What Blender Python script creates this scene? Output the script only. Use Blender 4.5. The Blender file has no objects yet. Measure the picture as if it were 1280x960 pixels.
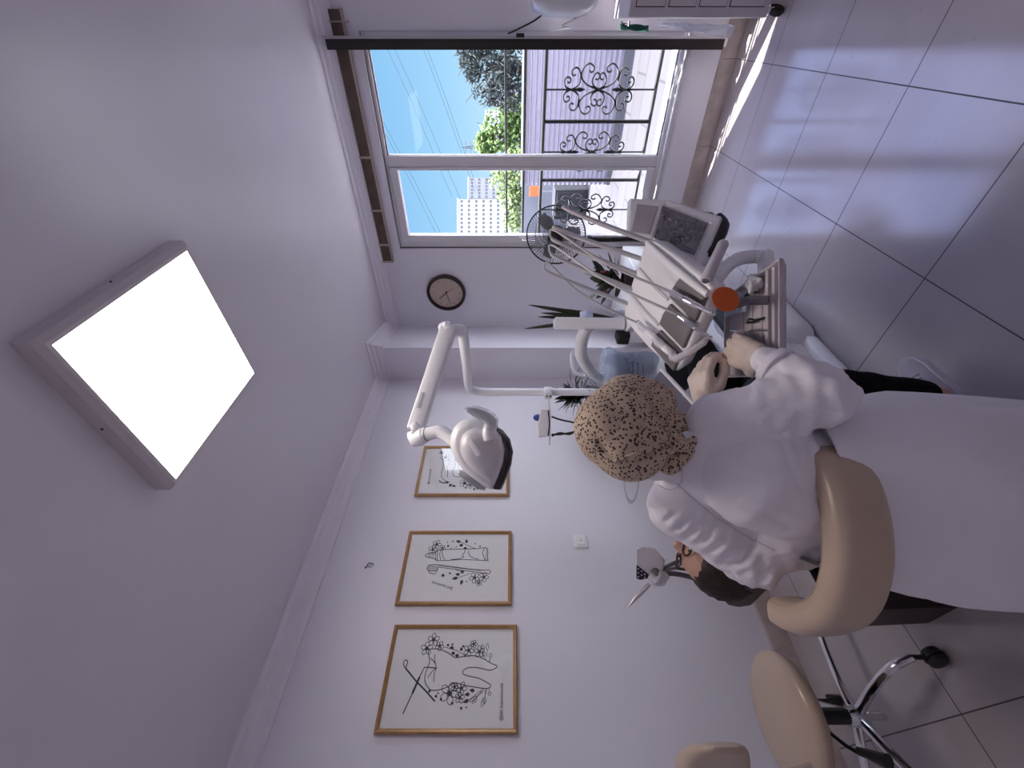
import bpy, bmesh, math, random
from mathutils import Vector as V, Matrix, noise, Quaternion
random.seed(7)
sc = bpy.context.scene
COL = sc.collection
PI = math.pi
# ---- camera frame: the room's axes turned against the view direction ----
FPX = 508.0            # focal length in pixels of the 1280x960 frame
EYE = 1.45
SN, CS = 0.664, 0.748
def cw(X, Y, z):       # X to the right of the viewer, Y away from the viewer, z above the floor
    return V((SN * X + CS * Y, -CS * X + SN * Y, z))
def at(px, py, Y):     # a place seen at a pixel, Y metres away
    return cw((480 - py) / FPX * Y, Y, EYE + (640 - px) / FPX * Y)
def onz(px, py, z):
    return at(px, py, (EYE - z) * FPX / (px - 640))

# ---- materials ----
def mat(name, c, rough=0.5, metal=0.0, var=0.04, scale=8.0, bump=0.0, bscale=60.0, alpha=None, emit=None, coat=0.0, trans=0.0, spec=0.5, sheen=0.0):
    m = bpy.data.materials.new(name); m.use_nodes = True
    nt = m.node_tree; b = nt.nodes['Principled BSDF']
    tc = nt.nodes.new('ShaderNodeTexCoord')
    nz = nt.nodes.new('ShaderNodeTexNoise'); nz.inputs['Scale'].default_value = scale; nz.inputs['Detail'].default_value = 4
    nt.links.new(tc.outputs['Object'], nz.inputs['Vector'])
    rp = nt.nodes.new('ShaderNodeValToRGB')
    lo = [max(0, v * (1 - var)) for v in c]; hi = [min(1, v * (1 + var)) for v in c]
    rp.color_ramp.elements[0].position = 0.3; rp.color_ramp.elements[1].position = 0.7
    rp.color_ramp.elements[0].color = (*lo, 1); rp.color_ramp.elements[1].color = (*hi, 1)
    nt.links.new(nz.outputs['Fac'], rp.inputs['Fac'])
    nt.links.new(rp.outputs['Color'], b.inputs['Base Color'])
    b.inputs['Roughness'].default_value = rough; b.inputs['Metallic'].default_value = metal
    b.inputs['Specular IOR Level'].default_value = spec
    b.inputs['Coat Weight'].default_value = coat; b.inputs['Coat Roughness'].default_value = 0.08
    b.inputs['Transmission Weight'].default_value = trans
    if sheen: b.inputs['Sheen Weight'].default_value = sheen
    if alpha is not None: b.inputs['Alpha'].default_value = alpha
    if emit: b.inputs['Emission Color'].default_value = (*c, 1); b.inputs['Emission Strength'].default_value = emit
    if bump:
        n2 = nt.nodes.new('ShaderNodeTexNoise'); n2.inputs['Scale'].default_value = bscale; n2.inputs['Detail'].default_value = 5
        nt.links.new(tc.outputs['Object'], n2.inputs['Vector'])
        bp = nt.nodes.new('ShaderNodeBump'); bp.inputs['Strength'].default_value = bump; bp.inputs['Distance'].default_value = 0.01
        nt.links.new(n2.outputs['Fac'], bp.inputs['Height']); nt.links.new(bp.outputs['Normal'], b.inputs['Normal'])
    return m
def glassy(name, tint=(1, 1, 1), ior=1.45, rough=0.0, mix=1.0, crumple=0.0):
    """thin clear sheet: transparent with a mirror-like sheen by angle"""
    m = bpy.data.materials.new(name); m.use_nodes = True
    nt = m.node_tree; nt.nodes.remove(nt.nodes['Principled BSDF'])
    out = nt.nodes['Material Output']
    tr = nt.nodes.new('ShaderNodeBsdfTransparent'); tr.inputs[0].default_value = (*tint, 1)
    gl = nt.nodes.new('ShaderNodeBsdfGlossy'); gl.inputs['Roughness'].default_value = rough
    f0 = ((ior - 1) / (ior + 1)) ** 2; lw = nt.nodes.new('ShaderNodeLayerWeight'); lw.inputs['Blend'].default_value = .5
    pw = nt.nodes.new('ShaderNodeMath'); pw.operation = 'POWER'; pw.inputs[1].default_value = 5; nt.links.new(lw.outputs['Facing'], pw.inputs[0])
    fr = nt.nodes.new('ShaderNodeMath'); fr.operation = 'MULTIPLY_ADD'; fr.inputs[1].default_value = 1 - f0; fr.inputs[2].default_value = f0; nt.links.new(pw.outputs[0], fr.inputs[0])
    mu = nt.nodes.new('ShaderNodeMath'); mu.operation = 'MULTIPLY'; mu.inputs[1].default_value = mix
    nt.links.new(fr.outputs[0], mu.inputs[0])
    if crumple:
        tc = nt.nodes.new('ShaderNodeTexCoord'); n2 = nt.nodes.new('ShaderNodeTexNoise'); n2.inputs['Scale'].default_value = 38; n2.inputs['Detail'].default_value = 4
        nt.links.new(tc.outputs['Object'], n2.inputs['Vector'])
        bp = nt.nodes.new('ShaderNodeBump'); bp.inputs['Strength'].default_value = crumple; bp.inputs['Distance'].default_value = .02
        nt.links.new(n2.outputs['Fac'], bp.inputs['Height']); nt.links.new(bp.outputs['Normal'], gl.inputs['Normal'])
    ms = nt.nodes.new('ShaderNodeMixShader')
    nt.links.new(mu.outputs[0], ms.inputs[0]); nt.links.new(tr.outputs[0], ms.inputs[1]); nt.links.new(gl.outputs[0], ms.inputs[2])
    nt.links.new(ms.outputs[0], out.inputs['Surface'])
    return m
def film(name, tint, haze=0.25, rough=0.15):
    """crumpled clear plastic wrap: part transparent, part glossy white plastic"""
    m = bpy.data.materials.new(name); m.use_nodes = True
    nt = m.node_tree; b = nt.nodes['Principled BSDF']; out = nt.nodes['Material Output']
    b.inputs['Base Color'].default_value = (*tint, 1); b.inputs['Roughness'].default_value = rough
    tc = nt.nodes.new('ShaderNodeTexCoord')
    n2 = nt.nodes.new('ShaderNodeTexNoise'); n2.inputs['Scale'].default_value = 45; n2.inputs['Detail'].default_value = 3
    nt.links.new(tc.outputs['Object'], n2.inputs['Vector'])
    bp = nt.nodes.new('ShaderNodeBump'); bp.inputs['Strength'].default_value = 0.7; bp.inputs['Distance'].default_value = 0.01
    nt.links.new(n2.outputs['Fac'], bp.inputs['Height']); nt.links.new(bp.outputs['Normal'], b.inputs['Normal'])
    tr = nt.nodes.new('ShaderNodeBsdfTransparent')
    ms = nt.nodes.new('ShaderNodeMixShader'); ms.inputs[0].default_value = haze
    nt.links.new(tr.outputs[0], ms.inputs[1]); nt.links.new(b.outputs[0], ms.inputs[2]); nt.links.new(ms.outputs[0], out.inputs['Surface'])
    return m

# ---- mesh building ----
def catmull(P, k):
    """P: list of tuples (Vector, *scalars); k samples per span"""
    if k <= 1 or len(P) < 3: return P
    out = []; n = len(P)
    for i in range(n - 1):
        a, b, c, d = P[max(0, i - 1)], P[i], P[i + 1], P[min(n - 1, i + 2)]
        for j in range(k):
            t = j / k; t2 = t * t; t3 = t2 * t
            f = lambda p0, p1, p2, p3: 0.5 * (2 * p1 + (p2 - p0) * t + (2 * p0 - 5 * p1 + 4 * p2 - p3) * t2 + (3 * p1 - p0 - 3 * p2 + p3) * t3)
            out.append((f(a[0], b[0], c[0], d[0]), *[b[q] + (c[q] - b[q]) * t for q in range(1, len(b))]))
    out.append(P[-1]); return out

class MB:
    def __init__(s): s.bm = bmesh.new()
    def face(s, vs):
        try: s.bm.faces.new(vs)
        except ValueError: pass
    def loft(s, rings, cap=True, closed=True):
        R = [[s.bm.verts.new(p) for p in r] for r in rings]
        for a, b in zip(R, R[1:]):
            n = len(a)
            for i in range(n if closed else n - 1):
                j = (i + 1) % n
                s.face((a[i], a[j], b[j], b[i]))
        if cap:
            s.face(R[0][::-1]); s.face(R[-1])
        return s
    def grid(s, rows):
        return s.loft(rows, cap=False, closed=False)
    def sheet(s, rows, th):
        """a thin closed sheet: rows of points, thickness th along its own normal"""
        nr, nc = len(rows), len(rows[0])
        def nrm(i, j):
            a = rows[min(nr - 1, i + 1)][j] - rows[max(0, i - 1)][j]; b = rows[i][min(nc - 1, j + 1)] - rows[i][max(0, j - 1)]
            n = a.cross(b); return n.normalized() if n.length > 1e-9 else V((0, 0, 1))
        rings = [[rows[i][j] + nrm(i, j) * th / 2 for j in range(nc)] + [rows[i][j] - nrm(i, j) * th / 2 for j in reversed(range(nc))] for i in range(nr)]
        return s.loft(rings)
    def box(s, c, size, rot=None):
        c = V(c); h = V(size) / 2; M = rot if rot is not None else Matrix.Identity(3)
        vs = [s.bm.verts.new(c + M @ V((h.x * a, h.y * b, h.z * d))) for a in (-1, 1) for b in (-1, 1) for d in (-1, 1)]
        for f in ((0, 1, 3, 2), (4, 6, 7, 5), (0, 4, 5, 1), (2, 3, 7, 6), (0, 2, 6, 4), (1, 5, 7, 3)): s.face([vs[i] for i in f])
        return s
    def bb(s, lo, hi):
        lo, hi = V(lo), V(hi); return s.box((lo + hi) / 2, hi - lo)
    def prism(s, poly, off):
        off = V(off); return s.loft([[V(p) for p in poly], [V(p) + off for p in poly]])
    def tube(s, pts, r, n=10, k=1, up=None, cap=True, closed=False, sq=False):
        """pts: points; r: one radius, a radius per point, or (a, b) half-widths across up x t and up"""
        L = []
        for i, p in enumerate(pts):
            q = r[i] if isinstance(r, list) else r
            a, b = q if isinstance(q, tuple) else (q, q)
            L.append((V(p), a, b))
        if closed: L.append(L[0])
        L = catmull(L, k) if k > 1 else L
        if closed: L = L[:-1]
        m = len(L); rings = []; prev = None
        for i in range(m):
            if closed: t = L[(i + 1) % m][0] - L[i - 1][0]
            else: t = L[min(m - 1, i + 1)][0] - L[max(0, i - 1)][0]
            t.normalize()
            if up is not None:
                u = V(up); u1 = t.cross(u)
                if u1.length < 1e-4: u1 = t.orthogonal()
                u1.normalize(); u2 = u1.cross(t)
            else:
                if prev is None: u1 = t.orthogonal().normalized()
                else:
                    u1 = prev - t * prev.dot(t)
                    u1 = u1.normalized() if u1.length > 1e-6 else t.orthogonal().normalized()
                prev = u1; u2 = t.cross(u1)
            if sq:
                cs = []
                for (x, y) in ((1, .75), (.85, 1), (-.85, 1), (-1, .75), (-1, -.75), (-.85, -1), (.85, -1), (1, -.75)): cs.append(L[i][0] + u1 * L[i][1] * x + u2 * L[i][2] * y)
                rings.append(cs)
            else:
                rings.append([L[i][0] + u1 * L[i][1] * math.cos(2 * PI * j / n) + u2 * L[i][2] * math.sin(2 * PI * j / n) for j in range(n)])
        if closed: rings.append(rings[0]); 
        if closed:
            R = [[s.bm.verts.new(p) for p in rg] for rg in rings[:-1]]
            for i in range(len(R)):
                a, b = R[i], R[(i + 1) % len(R)]; nn = len(a)
                for j in range(nn): s.face((a[j], a[(j + 1) % nn], b[(j + 1) % nn], b[j]))
            return s
        return s.loft(rings, cap)
    def lathe(s, prof, o, axis=(0, 0, 1), n=24, sx=1.0, sy=1.0, xdir=None):
        """prof: (radius, height) pairs along axis"""
        ax = V(axis).normalized(); u = V(xdir) if xdir is not None else ax.orthogonal()
        u = (u - ax * u.dot(ax)).normalized(); w = ax.cross(u); o = V(o)
        rings = [[o + ax * h + (u * math.cos(2 * PI * j / n) * sx + w * math.sin(2 * PI * j / n) * sy) * max(r, 1e-4) for j in range(n)] for r, h in prof]
        return s.loft(rings)
    def ell(s, c, r, rot=None, n=20, m=12):
        c = V(c); M = rot if rot is not None else Matrix.Identity(3)
        if not hasattr(r, '__len__'): r = (r, r, r)
        rings = []
        for i in range(m + 1):
            a = PI * (i / m) ; a = min(max(a, 0.02), PI - 0.02)
            rings.append([c + M @ V((r[0] * math.sin(a) * math.cos(2 * PI * j / n), r[1] * math.sin(a) * math.sin(2 * PI * j / n), -r[2] * math.cos(a))) for j in range(n)])
        return s.loft(rings)
    def capsule(s, a, b, ra, rb, n=14):
        a, b = V(a), V(b); d = b - a; L = max(d.length, 1e-5); t = d / L
        prof = []
        for i in range(6): th = PI / 2 * i / 5; prof.append((max(ra * math.sin(th), 1e-4), -ra * math.cos(th)))
        for i in range(6): th = PI / 2 * i / 5; prof.append((max(rb * math.cos(th), 1e-4), L + rb * math.sin(th)))
        return s.lathe(prof, a, t, n)
    def done(s):
        bmesh.ops.recalc_face_normals(s.bm, faces=s.bm.faces[:]); return s

BASE = {}
def obj(name, mb, m, parent=None, bevel=0.0, smooth=True, sub=0, ang=38, label=None, kind=None):
    mb.done(); me = bpy.data.meshes.new(name)
    o0 = BASE.get(parent.name, V((0, 0, 0))) if parent is not None else V((0, 0, 0))
    if parent is None:
        if mb.bm.verts:
            lo = [min(v.co[i] for v in mb.bm.verts) for i in range(3)]; hi = [max(v.co[i] for v in mb.bm.verts) for i in range(3)]
            o0 = V(((lo[0] + hi[0]) / 2, (lo[1] + hi[1]) / 2, lo[2]))
    for v in mb.bm.verts: v.co -= o0
    mb.bm.to_mesh(me); mb.bm.free()
    ms = m if isinstance(m, (list, tuple)) else [m]
    for q in ms: me.materials.append(q)
    if smooth:
        me.shade_smooth()
        me.set_sharp_from_angle(angle=math.radians(ang))
    o = bpy.data.objects.new(name, me); COL.objects.link(o)
    if bevel:
        bv = o.modifiers.new('edge', 'BEVEL'); bv.width = bevel; bv.segments = 2; bv.limit_method = 'ANGLE'; bv.angle_limit = math.radians(40)
    if sub:
        sb = o.modifiers.new('sub', 'SUBSURF'); sb.levels = sub; sb.render_levels = sub
    if parent is not None:
        o.parent = parent; BASE[o.name] = o0
    else:
        o.location = o0; BASE[o.name] = o0
    if label: o['label'] = label
    if kind: o['kind'] = kind
    return o
def tag(o, label, cat, group=None, kind=None):
    o['label'] = label; o['category'] = cat
    if group: o['group'] = group
    if kind: o['kind'] = kind
    return o
def thing(name, label, cat, loc, group=None):
    o = bpy.data.objects.new(name, None); COL.objects.link(o); o.location = V(loc); o.empty_display_size = 0.05
    BASE[o.name] = V(loc); return tag(o, label, cat, group)
def struct(name, mb, m, **k):
    return obj(name, mb, m, kind='structure', **k)
def blob(mb, voxel, smooth=6, disp=None, factor=0.6):
    """one continuous skin over overlapping closed shapes; returns a new MB"""
    mb.done(); me = bpy.data.meshes.new('tmp'); mb.bm.to_mesh(me); mb.bm.free()
    o = bpy.data.objects.new('tmp', me); COL.objects.link(o)
    r = o.modifiers.new('r', 'REMESH'); r.mode = 'VOXEL'; r.voxel_size = voxel; r.use_smooth_shade = True
    if smooth:
        s = o.modifiers.new('s', 'SMOOTH'); s.factor = factor; s.iterations = smooth
    dg = bpy.context.evaluated_depsgraph_get(); dg.update()
    ev = o.evaluated_get(dg); m2 = bpy.data.meshes.new_from_object(ev)
    out = MB(); out.bm.from_mesh(m2)
    bpy.data.objects.remove(o); bpy.data.meshes.remove(me); bpy.data.meshes.remove(m2)
    if disp:
        out.bm.normal_update()
        moves = [(v, v.co + v.normal * disp(v.co.copy(), v.normal.copy())) for v in out.bm.verts]
        for v, c in moves: v.co = c
    return out
def curve_fold(p, scale, seed=0.0):
    return noise.noise(V((p.x * scale[0] + seed, p.y * scale[1], p.z * scale[2])))
def text(name, s, size, loc, xdir, up, m, parent=None, depth=0.0008):
    """lettering built as a mesh, centred on loc"""
    cu = bpy.data.curves.new(name, 'FONT'); cu.body = s; cu.size = size; cu.extrude = depth; cu.align_x = 'CENTER'; cu.align_y = 'CENTER'; cu.resolution_u = 3
    o = bpy.data.objects.new('tmp', cu); COL.objects.link(o)
    dg = bpy.context.evaluated_depsgraph_get(); dg.update(); me = bpy.data.meshes.new_from_object(o.evaluated_get(dg))
    mb = MB(); mb.bm.from_mesh(me); bpy.data.objects.remove(o); bpy.data.curves.remove(cu); bpy.data.meshes.remove(me)
    x = V(xdir).normalized(); u = V(up).normalized(); z = x.cross(u); l = V(loc)
    for v in mb.bm.verts: v.co = l + x * v.co.x + u * v.co.y + z * v.co.z
    return obj(name, mb, m, parent, smooth=False)

WHITE_PLASTIC = mat('white_plastic', (0.88, 0.87, 0.89), 0.32, var=0.02)
WHITE_METAL = mat('white_enamel', (0.88, 0.88, 0.91), 0.28, var=0.02)
GREY_PAD = mat('grey_silicone', (0.17, 0.15, 0.16), 0.45)
CHROME = mat('chrome', (0.75, 0.75, 0.78), 0.12, 1.0, var=0.02)
STEEL = mat('brushed_steel', (0.6, 0.6, 0.62), 0.28, 1.0, var=0.05)
BLACK = mat('black_plastic', (0.012, 0.011, 0.013), 0.4)
RUBBER = mat('black_rubber', (0.02, 0.018, 0.02), 0.6)
GREY_HOSE = mat('grey_hose', (0.50, 0.48, 0.50), 0.4)
FILM = film('clear_wrap', (0.85, 0.87, 0.92), 0.35)
BLUE_FILM = film('bluish_wrap', (0.68, 0.78, 0.92), 0.45)
CLEAR = glassy('clear_plastic', (0.93, 0.95, 0.97), 1.6, 0.03)
PAPER = mat('white_paper', (0.90, 0.89, 0.90), 0.7, var=0.01)
INK = mat('black_ink', (0.012, 0.012, 0.015), 0.6)
# ================= ROOM =================
XW, YP, CEIL = 3.37, 2.42, 2.66       # window wall, picture wall, ceiling
X0, Y0 = -.55, -.95                   # the walls behind the viewer
WALL = mat('lavender_white_paint', (0.80, 0.78, 0.85), 0.42, var=0.015, scale=2.5, bump=0.03, bscale=120)
CEILM = mat('white_ceiling_paint', (0.71, 0.675, 0.735), 0.27, var=0.015, scale=2, bump=0.02, bscale=90)
MOULD = mat('white_moulding_paint', (0.83, 0.79, 0.85), 0.4, var=0.01)
BASEB = mat('beige_tile_skirting', (0.46, 0.39, 0.37), 0.25, var=0.12, scale=14)
PVC = mat('white_pvc_frame', (0.72, 0.70, 0.73), 0.35, var=0.02)
PVC_EDGE = mat('dark_seal', (0.10, 0.08, 0.085), 0.6)
MARBLE = mat('grey_stone_sill', (0.62, 0.61, 0.64), 0.3, var=0.08, scale=12)

def tile_floor():
    m = bpy.data.materials.new('glossy_floor_tile'); m.use_nodes = True
    nt = m.node_tree; b = nt.nodes['Principled BSDF']
    geo = nt.nodes.new('ShaderNodeNewGeometry'); sep = nt.nodes.new('ShaderNodeSeparateXYZ')
    nt.links.new(geo.outputs['Position'], sep.inputs[0])
    def line(sock, off, size):
        a = nt.nodes.new('ShaderNodeMath'); a.operation = 'SUBTRACT'; a.inputs[1].default_value = off; nt.links.new(sock, a.inputs[0])
        d = nt.nodes.new('ShaderNodeMath'); d.operation = 'PINGPONG'; d.inputs[1].default_value = size / 2; nt.links.new(a.outputs[0], d.inputs[0])
        c = nt.nodes.new('ShaderNodeMath'); c.operation = 'LESS_THAN'; c.inputs[1].default_value = 0.0021; nt.links.new(d.outputs[0], c.inputs[0])
        return c
    lx = line(sep.outputs[0], 2.355, 0.5205); ly = line(sep.outputs[1], 0.172, 0.4985)
    mx = nt.nodes.new('ShaderNodeMath'); mx.operation = 'MAXIMUM'
    nt.links.new(lx.outputs[0], mx.inputs[0]); nt.links.new(ly.outputs[0], mx.inputs[1])
    nz = nt.nodes.new('ShaderNodeTexNoise'); nz.inputs['Scale'].default_value = 2.2; nz.inputs['Detail'].default_value = 7
    nt.links.new(geo.outputs['Position'], nz.inputs['Vector'])
    rp = nt.nodes.new('ShaderNodeValToRGB'); rp.color_ramp.elements[0].position = .35; rp.color_ramp.elements[1].position = .7
    rp.color_ramp.elements[0].color = (0.40, 0.36, 0.385, 1); rp.color_ramp.elements[1].color = (0.46, 0.42, 0.44, 1)
    nt.links.new(nz.outputs['Fac'], rp.inputs['Fac'])
    # scuffs
    n3 = nt.nodes.new('ShaderNodeTexNoise'); n3.inputs['Scale'].default_value = 16; n3.inputs['Detail'].default_value = 8
    nt.links.new(geo.outputs['Position'], n3.inputs['Vector'])
    r3 = nt.nodes.new('ShaderNodeValToRGB'); r3.color_ramp.elements[0].position = .70; r3.color_ramp.elements[1].position = .74
    r3.color_ramp.elements[0].color = (1, 1, 1, 1); r3.color_ramp.elements[1].color = (0.78, 0.76, 0.76, 1)
    nt.links.new(n3.outputs['Fac'], r3.inputs['Fac'])
    mm = nt.nodes.new('ShaderNodeMix'); mm.data_type = 'RGBA'; mm.blend_type = 'MULTIPLY'; mm.inputs[0].default_value = 1
    nt.links.new(rp.outputs[0], mm.inputs[6]); nt.links.new(r3.outputs[0], mm.inputs[7])
    mg = nt.nodes.new('ShaderNodeMix'); mg.data_type = 'RGBA'
    nt.links.new(mx.outputs[0], mg.inputs[0]); nt.links.new(mm.outputs[2], mg.inputs[6]); mg.inputs[7].default_value = (0.06, 0.05, 0.06, 1)
    nt.links.new(mg.outputs[2], b.inputs['Base Color'])
    r4 = nt.nodes.new('ShaderNodeMapRange'); r4.inputs[3].default_value = 0.13; r4.inputs[4].default_value = 0.6
    nt.links.new(mx.outputs[0], r4.inputs[0]); nt.links.new(r4.outputs[0], b.inputs['Roughness'])
    b.inputs['IOR'].default_value = 1.6
    return m
struct('floor', MB().bb((X0 - .1, Y0 - .1, -0.1), (XW + .12, YP + .12, 0)), tile_floor(), smooth=False)
struct('ceiling', MB().bb((X0 - .1, Y0 - .1, CEIL), (XW + .12, YP + .12, CEIL + .1)), CEILM, smooth=False)
struct('wall_left', MB().bb((X0 - .1, YP, 0), (XW + .12, YP + .12, CEIL)), WALL, smooth=False)
struct('wall_back', MB().bb((X0 - .12, Y0, 0), (X0, YP, CEIL)), WALL, smooth=False)
struct('wall_right', MB().bb((X0 - .1, Y0 - .12, 0), (XW + .12, Y0, CEIL)), WALL, smooth=False)
# window wall with its opening
WY0, WY1, WZ0, WZ1 = 0.035, 1.437, 0.335, 2.405
w = MB()
w.bb((XW, Y0, 0), (XW + .16, YP, WZ0)); w.bb((XW, Y0, WZ1), (XW + .16, YP, CEIL))
w.bb((XW, Y0, WZ0), (XW + .16, WY0, WZ1)); w.bb((XW, WY1, WZ0), (XW + .16, YP, WZ1))
struct('wall_window', w, WALL, smooth=False)
struct('wall_corner_pilaster', MB().prism([(2.805, YP + .01, 0), (2.805, 2.075, 0), (XW + .01, 2.235, 0), (XW + .01, YP + .01, 0)], (0, 0, CEIL)), WALL, smooth=False)
# stepped crown moulding: profile (out from wall, down from ceiling)
PR = [(0, 0), (.085, 0), (.085, .012), (.066, .02), (.062, .04), (.045, .052), (.04, .075), (.022, .092), (.018, .11), (0, .112)]
def crown(name, path):
    mb = MB()
    rings = []
    for i, (x, y) in enumerate(path):
        p = V((x, y, 0))
        d0 = (p - V((*path[i - 1], 0))).normalized() if i else None
        d1 = (V((*path[i + 1], 0)) - p).normalized() if i < len(path) - 1 else None
        ns = [V((-d.y, d.x, 0)) for d in (d0, d1) if d is not None]
        n = (ns[0] + ns[-1]).normalized(); k = 1 / max(.3, n.dot(ns[0]))
        rings.append([p + n * (a * k) + V((0, 0, CEIL - b)) for a, b in PR])
    mb.loft(rings); return struct(name, mb, MOULD, ang=20)
crown('trim_1', [(XW, Y0), (XW, 2.235), (2.805, 2.075), (2.805, YP), (X0, YP)])
# skirting
def skirting(name, a, b, nrm):
    a, b, n = V(a), V(b), V(nrm); mb = MB()
    prof = [(0, 0), (.018, 0), (.018, .085), (.012, .1), (0, .105)]
    mb.loft([[a + n * p + V((0, 0, q)) for p, q in prof], [b + n * p + V((0, 0, q)) for p, q in prof]])
    return struct(name, mb, BASEB, ang=25)
skirting('baseboard_window', (XW, Y0, 0), (XW, 2.235, 0), (-1, 0, 0))
skirting('baseboard_left', (X0, YP, 0), (2.805, YP, 0), (0, -1, 0))
skirting('baseboard_pilaster', (2.805, YP - .018, 0), (2.805, 2.075, 0), (-1, 0, 0))
# grout joints of the skirting tiles
jm = MB()
for y in (0.172, 0.67, 1.17, 1.67): jm.bb((XW - .0188, y - .0015, 0.001), (XW - .017, y + .0015, .09))
struct('trim_2', jm, mat('grout', (0.12, 0.1, 0.1), 0.8), smooth=False)

# ---- window_1: white frame, mullion, left sash, glass, sill ----
win = bpy.data.objects.new('window_1', None); COL.objects.link(win); win['kind'] = 'structure'; win['label'] = 'white framed window beside the wall clock'; win.location = (XW, .73, WZ0); BASE['window_1'] = V(win.location)
fx0, fx1 = XW + .015, XW + .085
f = MB()
def bar(mb, y0, y1, z0, z1, x0=fx0, x1=fx1): mb.bb((x0, y0, z0), (x1, y1, z1))
bar(f, WY0, WY1, WZ0, WZ0 + .03); bar(f, WY0, WY1, WZ1 - .025, WZ1)
bar(f, WY1 - .045, WY1, WZ0 + .03, WZ1 - .025); bar(f, WY0, WY0 + .04, WZ0 + .03, WZ1 - .025)
bar(f, .738, .812, WZ0 + .03, WZ1 - .025)
obj('frame', f, PVC, win, bevel=.004)
# left sash
s = MB(); ax0, ax1 = fx0 - .012, fx1 - .02
bar(s, .814, 1.39, WZ0 + .032, WZ0 + .095, ax0, ax1); bar(s, .814, 1.39, WZ1 - .088, WZ1 - .028, ax0, ax1)
bar(s, 1.33, 1.39, WZ0 + .095, WZ1 - .088, ax0, ax1); bar(s, .814, .835, WZ0 + .095, WZ1 - .088, ax0, ax1)
sash = obj('sash', s, PVC, win, bevel=.006)
h = MB(); h.bb((ax0 - .012, 1.345, 1.32), (ax0, 1.375, 1.39)); h.tube([(ax0 - .02, 1.36, 1.36), (ax0 - .04, 1.36, 1.36), (ax0 - .042, 1.36, 1.25)], .008, 8)
obj('handle', h, PVC, sash)
g = MB(); ze0, ze1 = WZ0 + .095, WZ1 - .088
sl = MB()
for (y0, y1, z0, z1) in ((.735, .742, WZ0 + .03, WZ1 - .025), (.075, .735, WZ1 - .032, WZ1 - .025), (.075, .735, WZ0 + .03, WZ0 + .036)): bar(sl, y0, y1, z0, z1, fx0 + .012, fx0 + .03)
obj('seal', sl, PVC_EDGE, win)
GLASS = glassy('window_glass', (0.97, 0.985, 0.99), 1.45, 0.0, 0.15)
obj('pane', MB().bb((fx0 + .03, .07, WZ0 + .03), (fx0 + .034, .738, WZ1 - .025)), GLASS, win, smooth=False)
obj('pane', MB().bb((ax0 + .03, .833, ze0), (ax0 + .034, 1.332, ze1)), GLASS, win, smooth=False)
tr = MB()
for (y0, y1, z0, z1) in ((WY1, WY1 + .012, WZ0, WZ1 + .012), (WY0, WY1 + .012, WZ1, WZ1 + .012)): tr.bb((XW - .006, y0, z0), (XW + .02, y1, z1))
obj('casing', tr, PVC, win, bevel=.002)
obj('window_sill', MB().bb((XW - .02, WY0 - .02, WZ0 - .022), (XW + .02, WY1 + .02, WZ0 + .004)), MARBLE, win, bevel=.005)
obj('outer_sill', MB().bb((XW + .085, WY0, WZ0 - .02), (XW + .24, WY1, WZ0 + .012)), MARBLE, win, bevel=.004)

# ---- ceiling panel lamp ----
LX0, LX1, LY0, LY1, LZ = .822, 1.384, .600, 1.163, 2.60
lamp = thing('ceiling_light', 'square white framed ceiling lamp glowing warm white on the ceiling', 'ceiling light', ((LX0 + LX1) / 2, (LY0 + LY1) / 2, LZ))
LF = mat('lamp_frame_white', (0.62, 0.58, 0.60), 0.45, var=0.02)
fr = MB()
e, t = .026, .012
def fringe(x0, x1, y0, y1, z): return [V((x0, y0, z)), V((x1, y0, z)), V((x1, y1, z)), V((x0, y1, z))]
fr.loft([fringe(LX0, LX1, LY0, LY1, CEIL - .006), fringe(LX0 - e, LX1 + e, LY0 - e, LY1 + e, CEIL), fringe(LX0 - e, LX1 + e, LY0 - e, LY1 + e, LZ + .012), fringe(LX0 - t, LX1 + t, LY0 - t, LY1 + t, LZ - .004), fringe(LX0, LX1, LY0, LY1, LZ - .004), fringe(LX0, LX1, LY0, LY1, LZ + .02)], cap=False)
obj('lamp_frame', fr, LF, lamp, ang=10)
LAMP_STRENGTH = 10.5
obj('diffuser', MB().bb((LX0, LY0, LZ), (LX1, LY1, LZ + .004)), mat('glowing_diffuser', (1.0, 0.90, 0.84), 0.5, var=0.02, scale=3, emit=LAMP_STRENGTH), lamp, smooth=False)
for (x, y, ax) in ((LX0 - e, (LY0 + LY1) / 2, (-1, 0, 0)), ((LX0 + LX1) / 2, LY0 - e, (0, -1, 0)), ((LX0 + LX1) / 2, LY1 + e, (0, 1, 0))):
    obj('screw', MB().lathe([(.004, 0), (.004, .002), (.002, .003)], (x, y, CEIL - .02), ax, 8), BLACK, lamp)
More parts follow.
